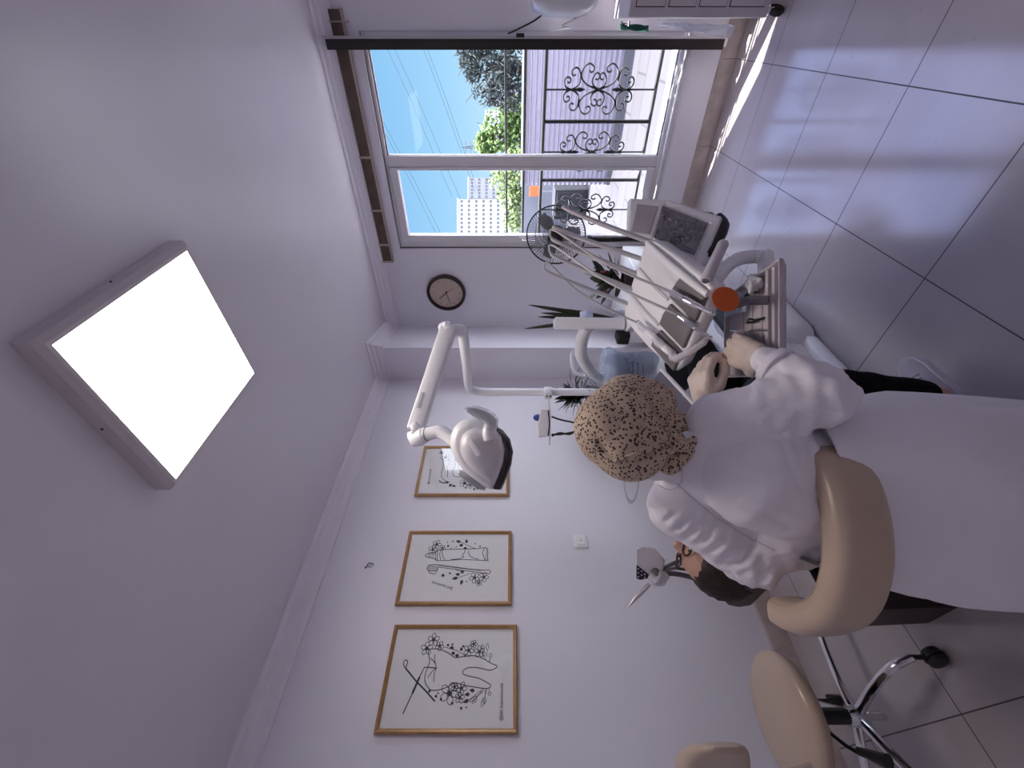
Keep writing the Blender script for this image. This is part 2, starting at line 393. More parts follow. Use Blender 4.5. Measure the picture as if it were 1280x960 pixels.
# ================= OUTSIDE THE WINDOW =================
def onx(px, py, x):
    X = (480 - py) / FPX; Y = x / (SN * X + CS)
    return at(px, py, Y)
PAVE = mat('pale_paving', (0.66, 0.62, 0.66), 0.7, var=0.08, scale=1.5)
def paving():
    m = bpy.data.materials.new('pale_stone_paving'); m.use_nodes = True
    nt = m.node_tree; b = nt.nodes['Principled BSDF']
    geo = nt.nodes.new('ShaderNodeNewGeometry')
    br = nt.nodes.new('ShaderNodeTexBrick'); br.inputs['Scale'].default_value = 1.0
    br.inputs['Brick Width'].default_value = .9; br.inputs['Row Height'].default_value = .42; br.inputs['Mortar Size'].default_value = .012
    br.inputs['Color1'].default_value = (.058, .053, .061, 1); br.inputs['Color2'].default_value = (.050, .046, .053, 1); br.inputs['Mortar'].default_value = (.024, .022, .026, 1)
    mp = nt.nodes.new('ShaderNodeMapping'); mp.inputs['Rotation'].default_value = (0, 0, PI / 2)
    nt.links.new(geo.outputs['Position'], mp.inputs[0]); nt.links.new(mp.outputs[0], br.inputs['Vector']); nt.links.new(br.outputs['Color'], b.inputs['Base Color'])
    b.inputs['Roughness'].default_value = .75
    return m
GZ = -0.1
struct('ground', MB().bb((XW + .16, -14, GZ - .1), (60, 60, GZ)), paving(), smooth=False)
struct('bounce_ground', MB().bb((XW + .161, -6, GZ), (4.7, 9, GZ + .012)), mat('white_bounce', (.52, .51, .53), .8), smooth=False)  # unseen pale strip below the sill, added to bounce sunlight onto the ceiling
# ribbed white hoarding
FX = 6.95
fence = thing('ribbed_fence', 'pale ribbed metal fence standing on the paving outside the window', 'fence', (FX, -1, GZ))
rb = MB(); prof = []
z = GZ + .05
while z < 1.25:
    prof += [(FX, z), (FX, z + .035), (FX - .018, z + .042), (FX - .018, z + .062)]; z += .07
prof += [(FX, z), (FX + .03, z), (FX + .03, GZ + .05)]
rb.prism([(x, -4.5, zz) for x, zz in prof], (0, 6.42, 0))
obj('ribbed_panel', rb, mat('pale_lilac_metal', (0.21, 0.19, 0.23), 0.45, var=0.06), fence, ang=15)
obj('top_rail', MB().bb((FX - .04, -4.5, 1.25), (FX + .05, 1.94, 1.31)), mat('bright_white_metal', (0.6, 0.6, 0.62), .4), fence)
for k in range(4):
    obj('post', MB().bb((FX + .03, 1.86 - k * 1.8, GZ), (FX + .09, 1.92 - k * 1.8, 1.25)), WHITE_METAL, fence)
obj('base_strip', MB().bb((FX - .03, -4.5, GZ), (FX + .03, 1.92, GZ + .06)), mat('dark_base_strip', (.08, .075, .08), .8), fence)
# iron grille on the outer face of the wall
GX = 3.50
IRON = mat('black_iron', (0.012, 0.01, 0.012), 0.45)
gr = thing('window_grille', 'black wrought iron scroll grille outside the window', 'grille', (GX, .8, .4))
zs = {n: onx(*p, GX).z for n, p in dict(a=(632, 120), b=(656, 120), c=(681, 120), d=(822, 100)).items()}
yb = [onx(740, q, GX).y for q in (66, 152, 225)]
ym = [onx(740, q, GX).y for q in (112, 190, 262)]
yl = 1.46; yr = -.02
for n, r in (('a', .008), ('b', .011), ('c', .013), ('d', .013)):
    obj('rail', MB().tube([(GX, yr, zs[n]), (GX, yl, zs[n])], (r, r), 8), IRON, gr)
yb[0] = yr + .02
for y in (yb[1], yb[2], 1.40, yr + .02):
    obj('post', MB().tube([(GX, y, zs['d']), (GX, y, zs['c'])], .013, 8), IRON, gr)
obj('post', MB().tube([(GX, 1.40, zs['c']), (GX, 1.40, 2.39)], .008, 8), IRON, gr)
obj('post', MB().tube([(GX, yr + .02, zs['c']), (GX, yr + .02, 2.39)], .008, 8), IRON, gr)
# scroll motif, one quarter of it, in zoomed pixels from its middle
QU = [[(0, 0), (-60, -25), (-90, -65), (-80, -110), (-55, -127), (-32, -110), (-35, -90), (-50, -87), (-54, -98)],
      [(0, -2), (-25, -20), (-35, -45), (-25, -75), (-10, -83), (0, -67), (-10, -50), (-20, -54)],
      [(-135, 0), (-100, -25), (-95, -65), (-105, -100), (-125, -107), (-140, -90), (-132, -70), (-118, -75)],
      [(-135, 0), (-165, -15), (-172, -45), (-160, -63), (-142, -53), (-145, -35), (-157, -37)]]
o1 = onx(748, 112, GX); mz = (onx(752, 112, GX).z - o1.z) / 16; my = (onx(748, 108, GX).y - o1.y) / 16
zc = o1.z
for yc, kk in zip(ym, (1, .92, .85)):
    mo = MB()
    for q in QU:
        for sa in (1, -1):
            for sb in (1, -1):
                mo.tube([V((GX, yc + sb * b * abs(my) * kk, zc + sa * a * abs(mz))) for a, b in q], (.006, .0082), 6, k=3, up=(1, 0, 0))
    for sa in (1, -1):
        mo.tube([(GX, yc, zs['c'] if sa > 0 else zs['d']), (GX, yc, zc + sa * .165), (GX, yc, zc + sa * .125), (GX, yc, zc + sa * .09)], [.006, .006, .014, .001], 6)
        mo.ell((GX, yc, zc + sa * .135 * 1.35), .012, n=8, m=6)
    mo.ell((GX, yc, zc), .014, n=8, m=6)
    obj('scrollwork', mo, IRON, gr)
# pieces beyond the left end of the fence
GREYW = mat('grey_render_wall', (0.20, 0.195, 0.21), 0.8, var=.15, scale=1.2)
p = onx(700, 240, 12.0)
tag(obj('boundary_wall', MB().bb((12, 3.0, GZ), (12.25, 9.0, 1.15)), GREYW), 'plain grey boundary wall far behind the left end of the ribbed fence', 'wall')
c = onx(725, 255, 9.0)
bx = thing('utility_box', 'dark metal box on the bright paving beyond the fence end', 'box', (9, c.y, GZ))
obj('body', MB().bb((8.75, c.y - .36, GZ), (9.3, c.y + .24, .58)), mat('dark_grey_metal', (.022, .02, .023), .6), bx, bevel=.02)
obj('door', MB().bb((8.735, c.y - .31, GZ + .06), (8.752, c.y + .19, .53)), mat('darker_metal', (.016, .014, .016), .6), bx, bevel=.006)
c = onx(700, 240, 11.6)
sgn = thing('notice_board', 'small orange board on a post beside the grey wall', 'sign', (11.6, c.y, GZ))
obj('board', MB().bb((11.58, c.y - .15, .72), (11.61, c.y + .11, .98)), mat('orange_board', (.55, .17, .05), .5), sgn, bevel=.004)
obj('post', MB().tube([(11.63, c.y, GZ), (11.63, c.y, .95)], .02, 8), GREYW, sgn)
# trees
def leaf_crown(cs, n, size, seed, narrow=.45):
    rnd = random.Random(seed); mb = MB()
    for c, r in cs:
        for i in range(n):
            d = V((rnd.gauss(0, 1), rnd.gauss(0, 1), rnd.gauss(0, 1))).normalized() * (rnd.random() ** .4)
            p = V(c) + V((d.x * r[0], d.y * r[1], d.z * r[2]))
            a = V((rnd.gauss(0, 1), rnd.gauss(0, 1), rnd.gauss(0, 1))).normalized(); b = a.orthogonal().normalized()
            s = size * rnd.uniform(.6, 1.3); q = a.cross(b) * s * .12
            mb.loft([[p - a * s * .5, p - a * s * .5 + b * .001, p - a * s * .5 + q * .1], [p - b * s * narrow + q, p + b * s * narrow, p - q], [p + a * s * .5, p + a * s * .5 + b * .001, p + a * s * .5 + q * .1]], cap=False)
    return mb
BARK = mat('bark', (.10, .07, .05), .9, var=.3)
def tree(name, label, cx, cs, n, size, lm, seed, narrow=.45):
    base = V(cx); t = thing(name, label, 'tree', base, 'trees beyond the fence')
    top = V(cs[0][0])
    obj('trunk', MB().tube([base, base.lerp(top, .6) + V((.05, .08, 0)), top], [.09, .06, .03], 8, k=3), BARK, t)
    bn = MB()
    for c, r in cs:
        for k in range(4):
            a = k * 1.7 + seed
            bn.tube([base.lerp(top, .75), V(c), V(c) + V((math.cos(a) * r[0] * .8, math.sin(a) * r[1] * .8, r[2] * .5 * (k - 1)))], [.03, .018, .006], 5)
    obj('branches', bn, BARK, t)
    f = obj('crown', leaf_crown(cs, n, size, seed, narrow), lm, t, smooth=False); f['kind'] = 'stuff'
PINE = mat('dark_pine_needles', (.045, .055, .05), .8, var=.35, scale=3)
LEAF = mat('light_green_leaves', (.13, .20, .045), .7, var=.4, scale=3)
LEAF2 = mat('pale_green_leaves', (.19, .25, .08), .7, var=.4, scale=3)
c = at(618, 84, 10)
tree('pine_tree', 'dark pine tree showing above the fence in the right pane', (c.x, c.y, GZ), [(c, (.9, .9, .75)), (c + V((.2, -.9, .1)), (.9, .9, .9)), (c + V((0, .35, -.3)), (.6, .6, .6)), (c + V((0, -.3, .55)), (.5, .6, .35))], 700, .17, PINE, 3, .16)
c = at(625, 166, 14)
tree('leafy_tree', 'light green leafy tree beyond the fence, right of the window mullion', (c.x, c.y, GZ), [(c, (.7, .75, .75)), (c + V((0, .2, -.6)), (.7, .8, .6)), (c + V((0, .35, .5)), (.4, .45, .4)), (c + V((0, -.5, -.5)), (.6, .6, .5))], 420, .16, LEAF, 5)
c = at(632, 222, 16)
tree('leafy_tree', 'pale green tree beyond the fence, left of the window mullion', (c.x, c.y, GZ), [(c, (.6, .7, .7)), (c + V((0, .7, -.2)), (.6, .6, .55)), (c + V((0, 1.6, -.3)), (.5, .6, .5)), (c + V((0, .2, -.7)), (.7, 1.2, .5))], 330, .16, LEAF2, 8)
# far buildings
def building(label, px0, px1, py0, py1, Y, col, rows, cols, seed, cap=0.0):
    a, b = at(px0, py1, Y), at(px0, py0, Y)
    d = (b - a); d.z = 0; dep = V((CS, SN, 0)).normalized() * (d.length * .7); zt = a.z
    t = thing('apartment_block', label, 'building', (a.x, a.y, GZ), 'far buildings')
    A, B = V((a.x, a.y, GZ)), V((b.x, b.y, GZ))
    obj('walls', MB().prism([A, B, B + dep, A + dep], (0, 0, zt - GZ)), mat('block_' + str(seed), col, .8, var=.08), t, smooth=False)
    obj('roof', MB().prism([V((p.x, p.y, zt)) for p in (A - dep * .03 - d * .03, B - dep * .03 + d * .03, B + dep * 1.03 + d * .03, A + dep * 1.03 - d * .03)], (0, 0, (zt - GZ) * .025)), GREYW, t, smooth=False)
    zb = at(px1, py0, Y).z; un = d.normalized(); n = V((-CS, -SN, 0)).normalized()
    wm = mat('window_row_' + str(seed), (.02, .02, .03), .3)
    wme = None
    for i in range(rows):
        zz = zt - (zt - zb) * (i + .45) / rows
        hh = (zt - zb) / rows * .3
        for j in range(cols):
            cc = A + un * d.length * (j + .5) / cols; cc.z = zz
            if wme is None:
                rot = Matrix((un, n, V((0, 0, 1)))).transposed()
                w0 = obj('window', MB().box(cc + n * .02, (d.length / cols * .55, .1, hh), rot), wm, t, smooth=False); wme = (w0, cc)
            else:
                w1 = wme[0].copy(); COL.objects.link(w1); w1.parent = t; w1.location = cc - wme[1]
building('tall pale grey apartment block seen through the left window pane', 573, 655, 249, 292, 90, (.20, .20, .22), 9, 8, 1)
building('stepped grey block rising behind the pale apartment block', 586, 640, 222, 248, 110, (.12, .12, .14), 6, 6, 2)
building('lilac tower block above the light green tree', 607, 645, 138, 168, 120, (.20, .19, .27), 7, 7, 3)
building('small pale building beside the dark pine tree', 620, 645, 112, 132, 130, (.24, .23, .30), 5, 4, 4)
# pylon and power lines
py = thing('power_pylon', 'distant lattice power pylon in the sky beside the mullion', 'pylon', at(640, 184, 80))
pm = MB()
for s in (-1, 1):
    pm.tube([at(640, 184 + s * 5, 80), at(592, 184 + s * 1.5, 80), at(577, 184, 80)], .12, 5)
for q in (582, 588, 594):
    pm.tube([at(q, 184 - 8, 80), at(q, 184 + 8, 80)], .10, 5)
for q in range(596, 640, 8):
    w0 = 1.5 + (q - 592) / 48 * 3.5; pm.tube([at(q, 184 - w0, 80), at(q + 8, 184 + w0 + .6, 80)], .08, 4); pm.tube([at(q, 184 + w0, 80), at(q + 8, 184 - w0 - .6, 80)], .08, 4)
obj('lattice', pm, mat('pylon_steel', (.06, .07, .09), .9), py)
WIRE = mat('cable_grey', (.03, .05, .08), .9)
n = 0
for (a, b, lab) in (((470, 30), (552, 216), 'third highest'), ((479, 30), (562, 218), 'fourth highest'), ((518, 32), (584, 212), 'second lowest'), ((523, 32), (588, 212), 'lowest'), ((466, 128), (556, 302), 'second highest'), ((461, 128), (550, 302), 'highest')):
    p0, p1 = at(*a, 40), at(*b, 48); dd = (p1 - p0)
    mbw = MB().tube([p0 - dd * .3, p0, (p0 + p1) / 2 - V((0, 0, .12)), p1, p1 + dd * .2], .022, 5, k=6)
    tag(obj('power_line', mbw, WIRE), lab + ' of the six power lines crossing the blue sky in the window', 'power line', 'power lines')
# ================= DENTAL EQUIPMENT =================
UP = V((0, 0, 1))
# ---- chair ----
VINYL = mat('black_vinyl', (0.012, 0.010, 0.012), 0.5, spec=.2, bump=.08, bscale=90)
chair = thing('dental_chair', 'black dental chair on a white floor base, the patient lying on it', 'dental chair', (1.5, 1.25, 0))
CY = 1.26
def rrect(x0, x1, y0, y1, z, r=.05, n=4):
    pts = []
    for cx, cy, a0 in ((x1 - r, y1 - r, 0), (x0 + r, y1 - r, 90), (x0 + r, y0 + r, 180), (x1 - r, y0 + r, 270)):
        for k in range(n + 1):
            a = math.radians(a0 + 90 * k / n); pts.append(V((cx + r * math.cos(a), cy + r * math.sin(a), z)))
    return pts
def slab(x0, x1, y0, y1, z0, z1, r=.05, e=.012):
    return [rrect(x0 + e, x1 - e, y0 + e, y1 - e, z0, r), rrect(x0, x1, y0, y1, z0 + e, r), rrect(x0, x1, y0, y1, z1 - e, r), rrect(x0 + e, x1 - e, y0 + e, y1 - e, z1, r)]
obj('base', MB().loft(slab(1.56, 2.02, 1.085, 1.50, 0.004, .24, .09, .012)), WHITE_PLASTIC, chair, ang=50)
obj('base_plate', MB().loft(slab(.95, 1.62, 1.10, 1.50, 0.0, .075, .06, .02)), WHITE_PLASTIC, chair, ang=50)
obj('floor_seal', MB().loft([rrect(1.572, 2.008, 1.097, 1.488, 0, .09), rrect(1.572, 2.008, 1.097, 1.488, .006, .09)]), RUBBER, chair)
obj('lift_column', MB().loft([rrect(1.3, 1.72, 1.14, 1.42, .07, .06), rrect(1.22, 1.62, 1.12, 1.42, .28, .06), rrect(1.2, 1.6, 1.1, 1.42, .45, .06)]), WHITE_PLASTIC, chair, ang=50)
def cushion(name, st, hw, th, m=VINYL):
    rings = []
    for x, z in st:
        rings.append([V((x, CY + hw * y, z + th * q)) for y, q in ((-1, -.1), (-.97, .3), (-.8, .52), (0, .38), (.8, .52), (.97, .3), (1, -.1), (.9, -.5), (0, -.6), (-.9, -.5))])
    return obj(name, MB().loft(rings), m, chair, ang=60)
cushion('seat', [(1.19, .43), (1.22, .44), (1.5, .42), (1.78, .43), (1.81, .41)], .25, .11)
cushion('leg_rest', [(1.82, .41), (1.85, .42), (2.1, .40), (2.28, .38), (2.31, .35)], .22, .09)
cushion('backrest', [(1.20, .49), (1.16, .505), (.95, .60), (.76, .70), (.72, .695)], .24, .09)
obj('shell', MB().loft([[V((x, CY + .2 * y, z + q)) for y, q in ((-1, 0), (1, 0), (.9, -.05), (-.9, -.05))] for x, z in ((.78, .655), (1.2, .43), (1.8, .355), (2.2, .33))]), WHITE_PLASTIC, chair, ang=30)
# head rest with its plastic sleeve and wire loop
hr = MB()
hr.loft([[V((x, CY - .03 + .1 * y, z + .05 * q)) for y, q in ((-1, 0), (-.8, .8), (.8, .8), (1, 0), (.8, -.8), (-.8, -.8))] for x, z in ((.47, .765), (.49, .77), (.66, .745), (.68, .735))])
obj('headrest', hr, mat('dark_brown_vinyl', (.035, .02, .018), .45), chair, bevel=.012, ang=80)
obj('headrest_bar', MB().tube([(.66, CY, .71), (.74, CY, .68)], (.03, .012), sq=True, up=UP), STEEL, chair)
obj('wire_loop', MB().tube([at(905, 735, 1.24), at(914, 742, 1.22), at(917, 750, 1.21), at(911, 748, 1.23), at(904, 742, 1.25)], .0035, 6, k=4), CHROME, chair)
# armrest on the far side: grey slab with a pale edge and two black studs
a0, a1 = at(826, 462, 1.71), at(892, 533, 1.47)
ar = MB(); dn = (a1 - a0).normalized(); sd_ = V((0, 1, 0))
ar.loft([[a0, a0 + V((0, .035, 0)), a0 + V((-.06, .035, .055)), a0 + V((-.06, 0, .055))], [a1, a1 + V((0, .035, 0)), a1 + V((-.05, .035, .05)), a1 + V((-.05, 0, .05))]])
arm = obj('armrest', ar, mat('grey_armrest', (.32, .31, .35), .4), chair, bevel=.008)
obj('armrest_edge', MB().tube([a0 + V((0, -.002, -.002)), a1 + V((0, -.002, -.002))], .009, 8), WHITE_PLASTIC, arm)
for q in (.83, .97): obj('stud', MB().ell(a0.lerp(a1, q) + V((-.004, -.006, .006)), .007, n=8, m=6), BLACK, arm)
obj('armrest_post', MB().tube([a0.lerp(a1, .5) + V((0, .02, .01)), a0.lerp(a1, .6) + V((0, .02, -.12)), (1.1, 1.14, .50)], (.02, .03), 8, k=3), WHITE_PLASTIC, chair)

# ---- paper sheet over the leg end ----
rows = []
for i in range(15):
    x = 1.42 + .62 * i / 14; row = []
    for j in range(13):
        t = j / 12; y = 1.40 - .38 * t
        z = .50 - max(0, (t - .55)) ** 1.4 * .42 + .012 * math.sin(x * 23 + t * 4) + .01 * noise.noise(V((x * 9, t * 6, 1)))
        if t > .75: y = 1.40 - .38 * .75 - .02 * (t - .75)
        row.append(V((x, y - .05, z + .035)))
    rows.append(row)
tag(obj('paper_sheet', MB().sheet(rows, .003), mat('pale_blue_paper', (.80, .84, .93), .7, bump=.2, bscale=30)), 'pale blue crumpled paper sheet draped over the leg end of the black dental chair', 'sheet')

# ---- cuspidor unit with bowl ----
cu = thing('cuspidor_unit', 'white cabinet of the dental unit with a plastic wrapped bowl, lamp pole rising from it', 'dental unit', (1.85, 1.75, 0))
obj('body', MB().loft(slab(1.62, 2.10, 1.60, 1.98, .30, .80, .05, .015)), WHITE_PLASTIC, cu, ang=50)
obj('plinth', MB().loft(slab(1.68, 2.04, 1.64, 1.94, .0, .31, .05, .01)), mat('grey_plinth', (.35, .34, .37), .5), cu, ang=50)
bp_ = at(762, 462, 2.28); bc = V((bp_.x, bp_.y, .80))
bowl = obj('bowl', MB().lathe([(.04, 0), (.075, .02), (.10, .06), (.112, .10), (.108, .105), (.095, .065), (.06, .03), (.001, .025)], bc, n=28), mat('pale_blue_bowl', (.50, .60, .74), .15), cu)
obj('bowl_wrap', MB().lathe([(.05, .0), (.086, .018), (.113, .06), (.128, .11), (.12, .135), (.10, .14)], bc, n=28), BLUE_FILM, cu)
dome = at(735, 478, 2.25)
dm = MB().lathe([(.048, 0), (.052, .03), (.046, .075), (.026, .105), (.001, .115)], dome - UP * .06, (-.1, -.3, 1), n=24)
obj('clear_dome', dm, CLEAR, cu)
dots = MB(); rnd = random.Random(4)
for k in range(26):
    a = rnd.uniform(0, 2 * PI); zz = rnd.uniform(.0, .08); r = .052 - max(0, zz - .04) * .35
    dots.ell(dome - UP * .06 + V((math.cos(a) * r, math.sin(a) * r, zz)), .0035, n=6, m=4)
obj('droplets', dots, mat('dark_droplets', (.08, .10, .11), .3), cu)
# plastic cover with a printed text, hung on the camera side of the body
q0 = V((1.612, 1.60, 0)); cover = []
c00, c10, c11, c01 = at(768, 437, 2.22), at(768, 492, 2.22), at(822, 487, 2.22), at(822, 440, 2.22)
wrap = []
for i in range(9):
    s = i / 8; wrap.append([c00.lerp(c01, s).lerp(c10.lerp(c11, s), j / 8) + V((-.01 - .012 * math.sin(j * 1.3 + i * .8), 0, .004 * math.sin(i * 2 + j))) for j in range(9)])
obj('plastic_cover', MB().sheet(wrap, .002), BLUE_FILM, cu)
obj('screen', MB().loft([[c00.lerp(c11, .08), c10.lerp(c01, .08), c11.lerp(c00, .05), c01.lerp(c10, .05)], [p + V((.03, .03, 0)) for p in (c00.lerp(c11, .08), c10.lerp(c01, .08), c11.lerp(c00, .05), c01.lerp(c10, .05))]]), mat('pale_blue_panel', (.48, .55, .70), .4), cu, bevel=.006)
tw = (c00 - c10).normalized(); tu = (c00 - c01).normalized()
tn = tw.cross(tu); tn = -tn if tn.dot(V((-.75, -.66, 0))) < 0 else tn
for k in range(3):
    base = c00.lerp(c11, .5) + tn * .028 + tu * (.03 - .03 * k); n_ = 13 - 2 * k; ww = .085 - .012 * k
    obj('printed_mark', MB().tube([base + tw * (ww * (q / n_ - .5)) + tu * ((.011, .006, .004)[k] * math.sin(q * 2.3 + k) * (1 if q % 3 else -.6)) for q in range(n_ + 1)], (.0022 - .0004 * k), 5, k=3), INK, cu)
# faucet and small tap
obj('faucet', MB().tube([at(724, 447, 2.35), at(716, 441, 2.35), at(715, 452, 2.34), at(719, 466, 2.34), at(735, 470, 2.36)], .012, 8, k=3), WHITE_PLASTIC, cu)

# ---- operating lamp ----
pb = at(640, 490, 2.56)
dl = thing('operating_lamp', 'white dental operating lamp on a jointed arm, hanging in front of the pictures', 'dental lamp', (pb.x, pb.y, .80))
z1 = 1.665; zb1 = 1.715
P0 = V((pb.x, pb.y, .79)); P1 = V((pb.x, pb.y, zb1 - .12))
end = at(578, 413, 1.76); end.z = z1
d = (end - V((pb.x, pb.y, z1))).normalized()
obj('pole', MB().tube([P0, P0.lerp(P1, .5), V((pb.x, pb.y, 1.52))], .0235, 14), WHITE_METAL, dl)
obj('swing_arm', MB().tube([V((pb.x, pb.y, 1.52)), P1, V((pb.x, pb.y, zb1 - .06)) + d * .012, V((pb.x, pb.y, zb1 - .02)) + d * .045, V((pb.x, pb.y, zb1 - .002)) + d * .11, V((pb.x, pb.y, zb1)).lerp(end, .5), end - d * .1 + UP * .005, end], .0245, 14, k=3), WHITE_METAL, dl)
elb = MB(); elb.tube([end - UP * .002 - d * .03, end + UP * .008, end + UP * .03, end + UP * .045 - d * .0], [.025, .028, .027, .024], 14, k=2)
obj('elbow', elb, WHITE_METAL, dl)
J = at(559, 410, 1.74); J2 = at(519, 538, 1.52)
obj('joint', MB().tube([end + UP * .04, end + UP * .055, J + V((0, 0, .01)), J + V((0, 0, -.012))], [.022, .026, .03, .028], 14, k=3), WHITE_METAL, dl)
sdir = (J2 - J).normalized()
obj('spring_arm', MB().tube([J - UP * .006, J2], [(.022, .034), (.02, .031)], up=UP, sq=True), WHITE_METAL, dl, bevel=.005)
obj('slot', MB().tube([J.lerp(J2, .66) + cw(0, -.024, .012), J.lerp(J2, .80) + cw(0, -.024, .012)], (.002, .006), up=UP, sq=True), mat('light_grey_slot', (.6, .6, .63), .4), dl)
K1 = at(521, 548, 1.51); K2 = at(531, 543, 1.49); K3 = at(552, 540, 1.47); K4 = at(568, 553, 1.44)
obj('wrist', MB().tube([J2 + UP * .01, J2 - UP * .004, K1 - UP * .0, K2], [.028, .034, .033, .028], 14, k=3), WHITE_METAL, dl)
obj('yoke', MB().tube([K2, K2.lerp(K3, .5) + V((0, 0, .006)), K3, K4], [.027, .024, .025, .02], 14, k=3), WHITE_METAL, dl)
obj('wrist_seam', MB().tube([K2.lerp(K3, .12), K2.lerp(K3, .17)], .0275, 14), mat('seam_grey', (.15, .15, .16), .5), dl)
# head: tear-drop shell over a dark lens
OUT = [(575, 528), (588, 523), (604, 527), (616, 535), (625, 546), (629, 562), (627, 578), (621, 595), (614, 611), (604, 607), (592, 598), (580, 588), (570, 575), (564, 560), (564, 545), (568, 535)]
HY = 1.42
def headring(dx, dy, dY, k, cx=597, cy=566):
    return [at(cx + (x - cx) * k + dx, cy + (y - cy) * k + dy, HY + dY) for x, y in OUT]
lens = MB(); lens.loft([headring(15, 3, .035, .92), headring(13, 2, .02, .98), headring(5, 1, -.005, 1.0)])
hd = obj('lens', lens, mat('dark_lens', (.03, .025, .035), .12, coat=.5), dl, ang=50)
sh = MB(); sh.loft([headring(3, 0, .012, 1.0), headring(0, 0, -.02, 1.02), headring(-1, 0, -.05, .97), headring(0, 0, -.062, .86), headring(0, -1, -.066, .80)])
obj('shell', sh, WHITE_PLASTIC, dl, ang=60)
body = MB(); body.loft([headring(4, 2, -.055, .80), headring(4, 2, -.078, .76), headring(4, 2, -.098, .62), headring(4, 2, -.108, .40), headring(4, 2, -.111, .15)])
obj('rear_dome', body, mat('greyer_plastic', (.70, .68, .71), .3), dl, ang=60)
st = [at(585, 547, HY - .108), at(591, 557, HY - .120), at(599, 569, HY - .123)]
obj('sticker', MB().tube(st, (.009, .002), sq=True, up=cw(0, -1, .3)), mat('white_sticker', (.85, .85, .86), .4), dl)
hn = MB(); hn.tube([at(613, 549, HY - .10), at(611, 541, HY - .10), at(611, 534, HY - .098)], [.023, .022, .018], 14)
obj('handle_socket', hn, WHITE_PLASTIC, dl)
gp = MB(); gp.tube([at(612, 535, HY - .098), at(613, 528, HY - .1), at(606, 521, HY - .105), at(595, 516, HY - .11), at(584, 512, HY - .115)], [.018, .021, .018, .015, .007], 14, k=3)
hdl = obj('handle', gp, mat('grey_handle', (.5, .5, .52), .35), dl)
gw = MB(); gw.tube([at(612, 537, HY - .1), at(614, 527, HY - .103), at(606, 519, HY - .107), at(594, 514, HY - .112), at(580, 510, HY - .118)], [.022, .025, .022, .019, .006], 14, k=3)
obj('foil_wrap', gw, FILM, hdl)
g2 = MB(); g2.tube([at(575, 591, HY - .005), at(585, 597, HY - .01), at(597, 606, HY + .0), at(606, 611, HY + .01)], [.010, .014, .012, .006], 10, k=3)
obj('second_handle', g2, mat('grey_clip', (.45, .45, .48), .35), dl)

# ---- white box with a blue oval on a bracket clamped to the pole ----
cl = at(685, 491, 2.54)
dv = thing('bracket_device', 'white box with a blue oval button on a bracket clamped to the lamp pole', 'device', (cl.x, cl.y, cl.z - .12))
obj('clamp', MB().lathe([(.036, -.022), (.038, -.018), (.038, .018), (.036, .022)], cl, UP, 14), WHITE_PLASTIC, dv)
sc_ = MB()
for q in (-.012, .012):
    p = cl + cw(-.02, -.036, q); obj('screw', MB().ell(p, .005, n=8, m=6), BLACK, dv)
br = MB(); br.tube([at(686, 500, 2.53), at(687, 515, 2.52), at(687, 556, 2.50)], (.02, .005), sq=True, up=UP)
obj('bracket', br, WHITE_PLASTIC, dv)
bd = MB()
def devring(dY, k): return [at(680 + (x - 680) * k, 528 + (y - 528) * k, 2.48 + dY) for x, y in ((676, 510), (684, 511), (685, 530), (684, 546), (673, 547), (672, 532), (674, 520))]
bd.loft([devring(.035, .95), devring(.03, 1), devring(-.02, 1), devring(-.03, .93)]); obj('housing', bd, WHITE_PLASTIC, dv, bevel=.004)
obj('blue_button', MB().ell(at(672.5, 522, 2.475), (.022, .022, .03), n=14, m=8), mat('blue_button', (.04, .07, .30), .3), dv)
obj('slot_line', MB().tube([at(685, 513, 2.44), at(686.5, 530, 2.44), at(685, 545, 2.44)], .004, 6, k=3), BLACK, dv)
cb = MB(); cb.tube([at(690, 521, 2.5), at(702, 525, 2.52), at(716, 528, 2.55), at(728, 532, 2.58)], .006, 6, k=3); obj('cable', cb, RUBBER, dv)
for s in (0, 2):
    cb = MB(); cb.tube([at(690, 545 - s, 2.5), at(700, 541 + s, 2.52), at(712, 543 - s, 2.54), at(722, 537 + s, 2.56), at(735, 537, 2.58)], .006, 6, k=3); obj('cable', cb, RUBBER, dv)

# ---- delivery unit: console, whips, handpieces, display, tray ----
cD, cB, cF, cA = at(844, 464, 1.37), at(891, 359, 1.113), at(780, 396, 1.633), at(810, 298, 1.345)
cN = (cB - cD).cross(cF - cD).normalized(); cN = cN if cN.z > 0 else -cN
def CP(u, v, h=0.0):
    return (cD * (1 - u) + cB * u) * (1 - v) + (cF * (1 - u) + cA * u) * v + cN * h
du = thing('delivery_unit', 'white dental delivery unit with a fan of instrument hoses, wrapped screen and tray', 'dental unit', (1.3, .75, .6))
OL = [(0, 0), (-.03, .12), (-.055, .45), (-.05, .75), (-.02, .95), (.05, 1.03), (.3, 1.05), (.7, 1.04), (.98, 1.02), (1.02, .9), (1.03, .5), (1.03, .15), (1.0, .0), (.75, -.03), (.4, -.04), (.08, -.03)]
def cring(h, k): return [CP(.5 + (u - .5) * k, .5 + (v - .5) * k, h) for u, v in OL]
obj('console', MB().loft([cring(-.06, .86), cring(-.05, .95), cring(-.012, 1.0), cring(-.002, .985), cring(.001, .95)]), WHITE_PLASTIC, du, ang=50)
rd = MB()
rd.tube([CP(.93, .0, .008), CP(.95, .35, .016), CP(.96, .7, .014), CP(.97, .98, .006)], [(.010, .006), (.012, .008), (.012, .008), (.008, .006)], 12, k=3, up=cN)
obj('side_ridge', rd, WHITE_PLASTIC, du)
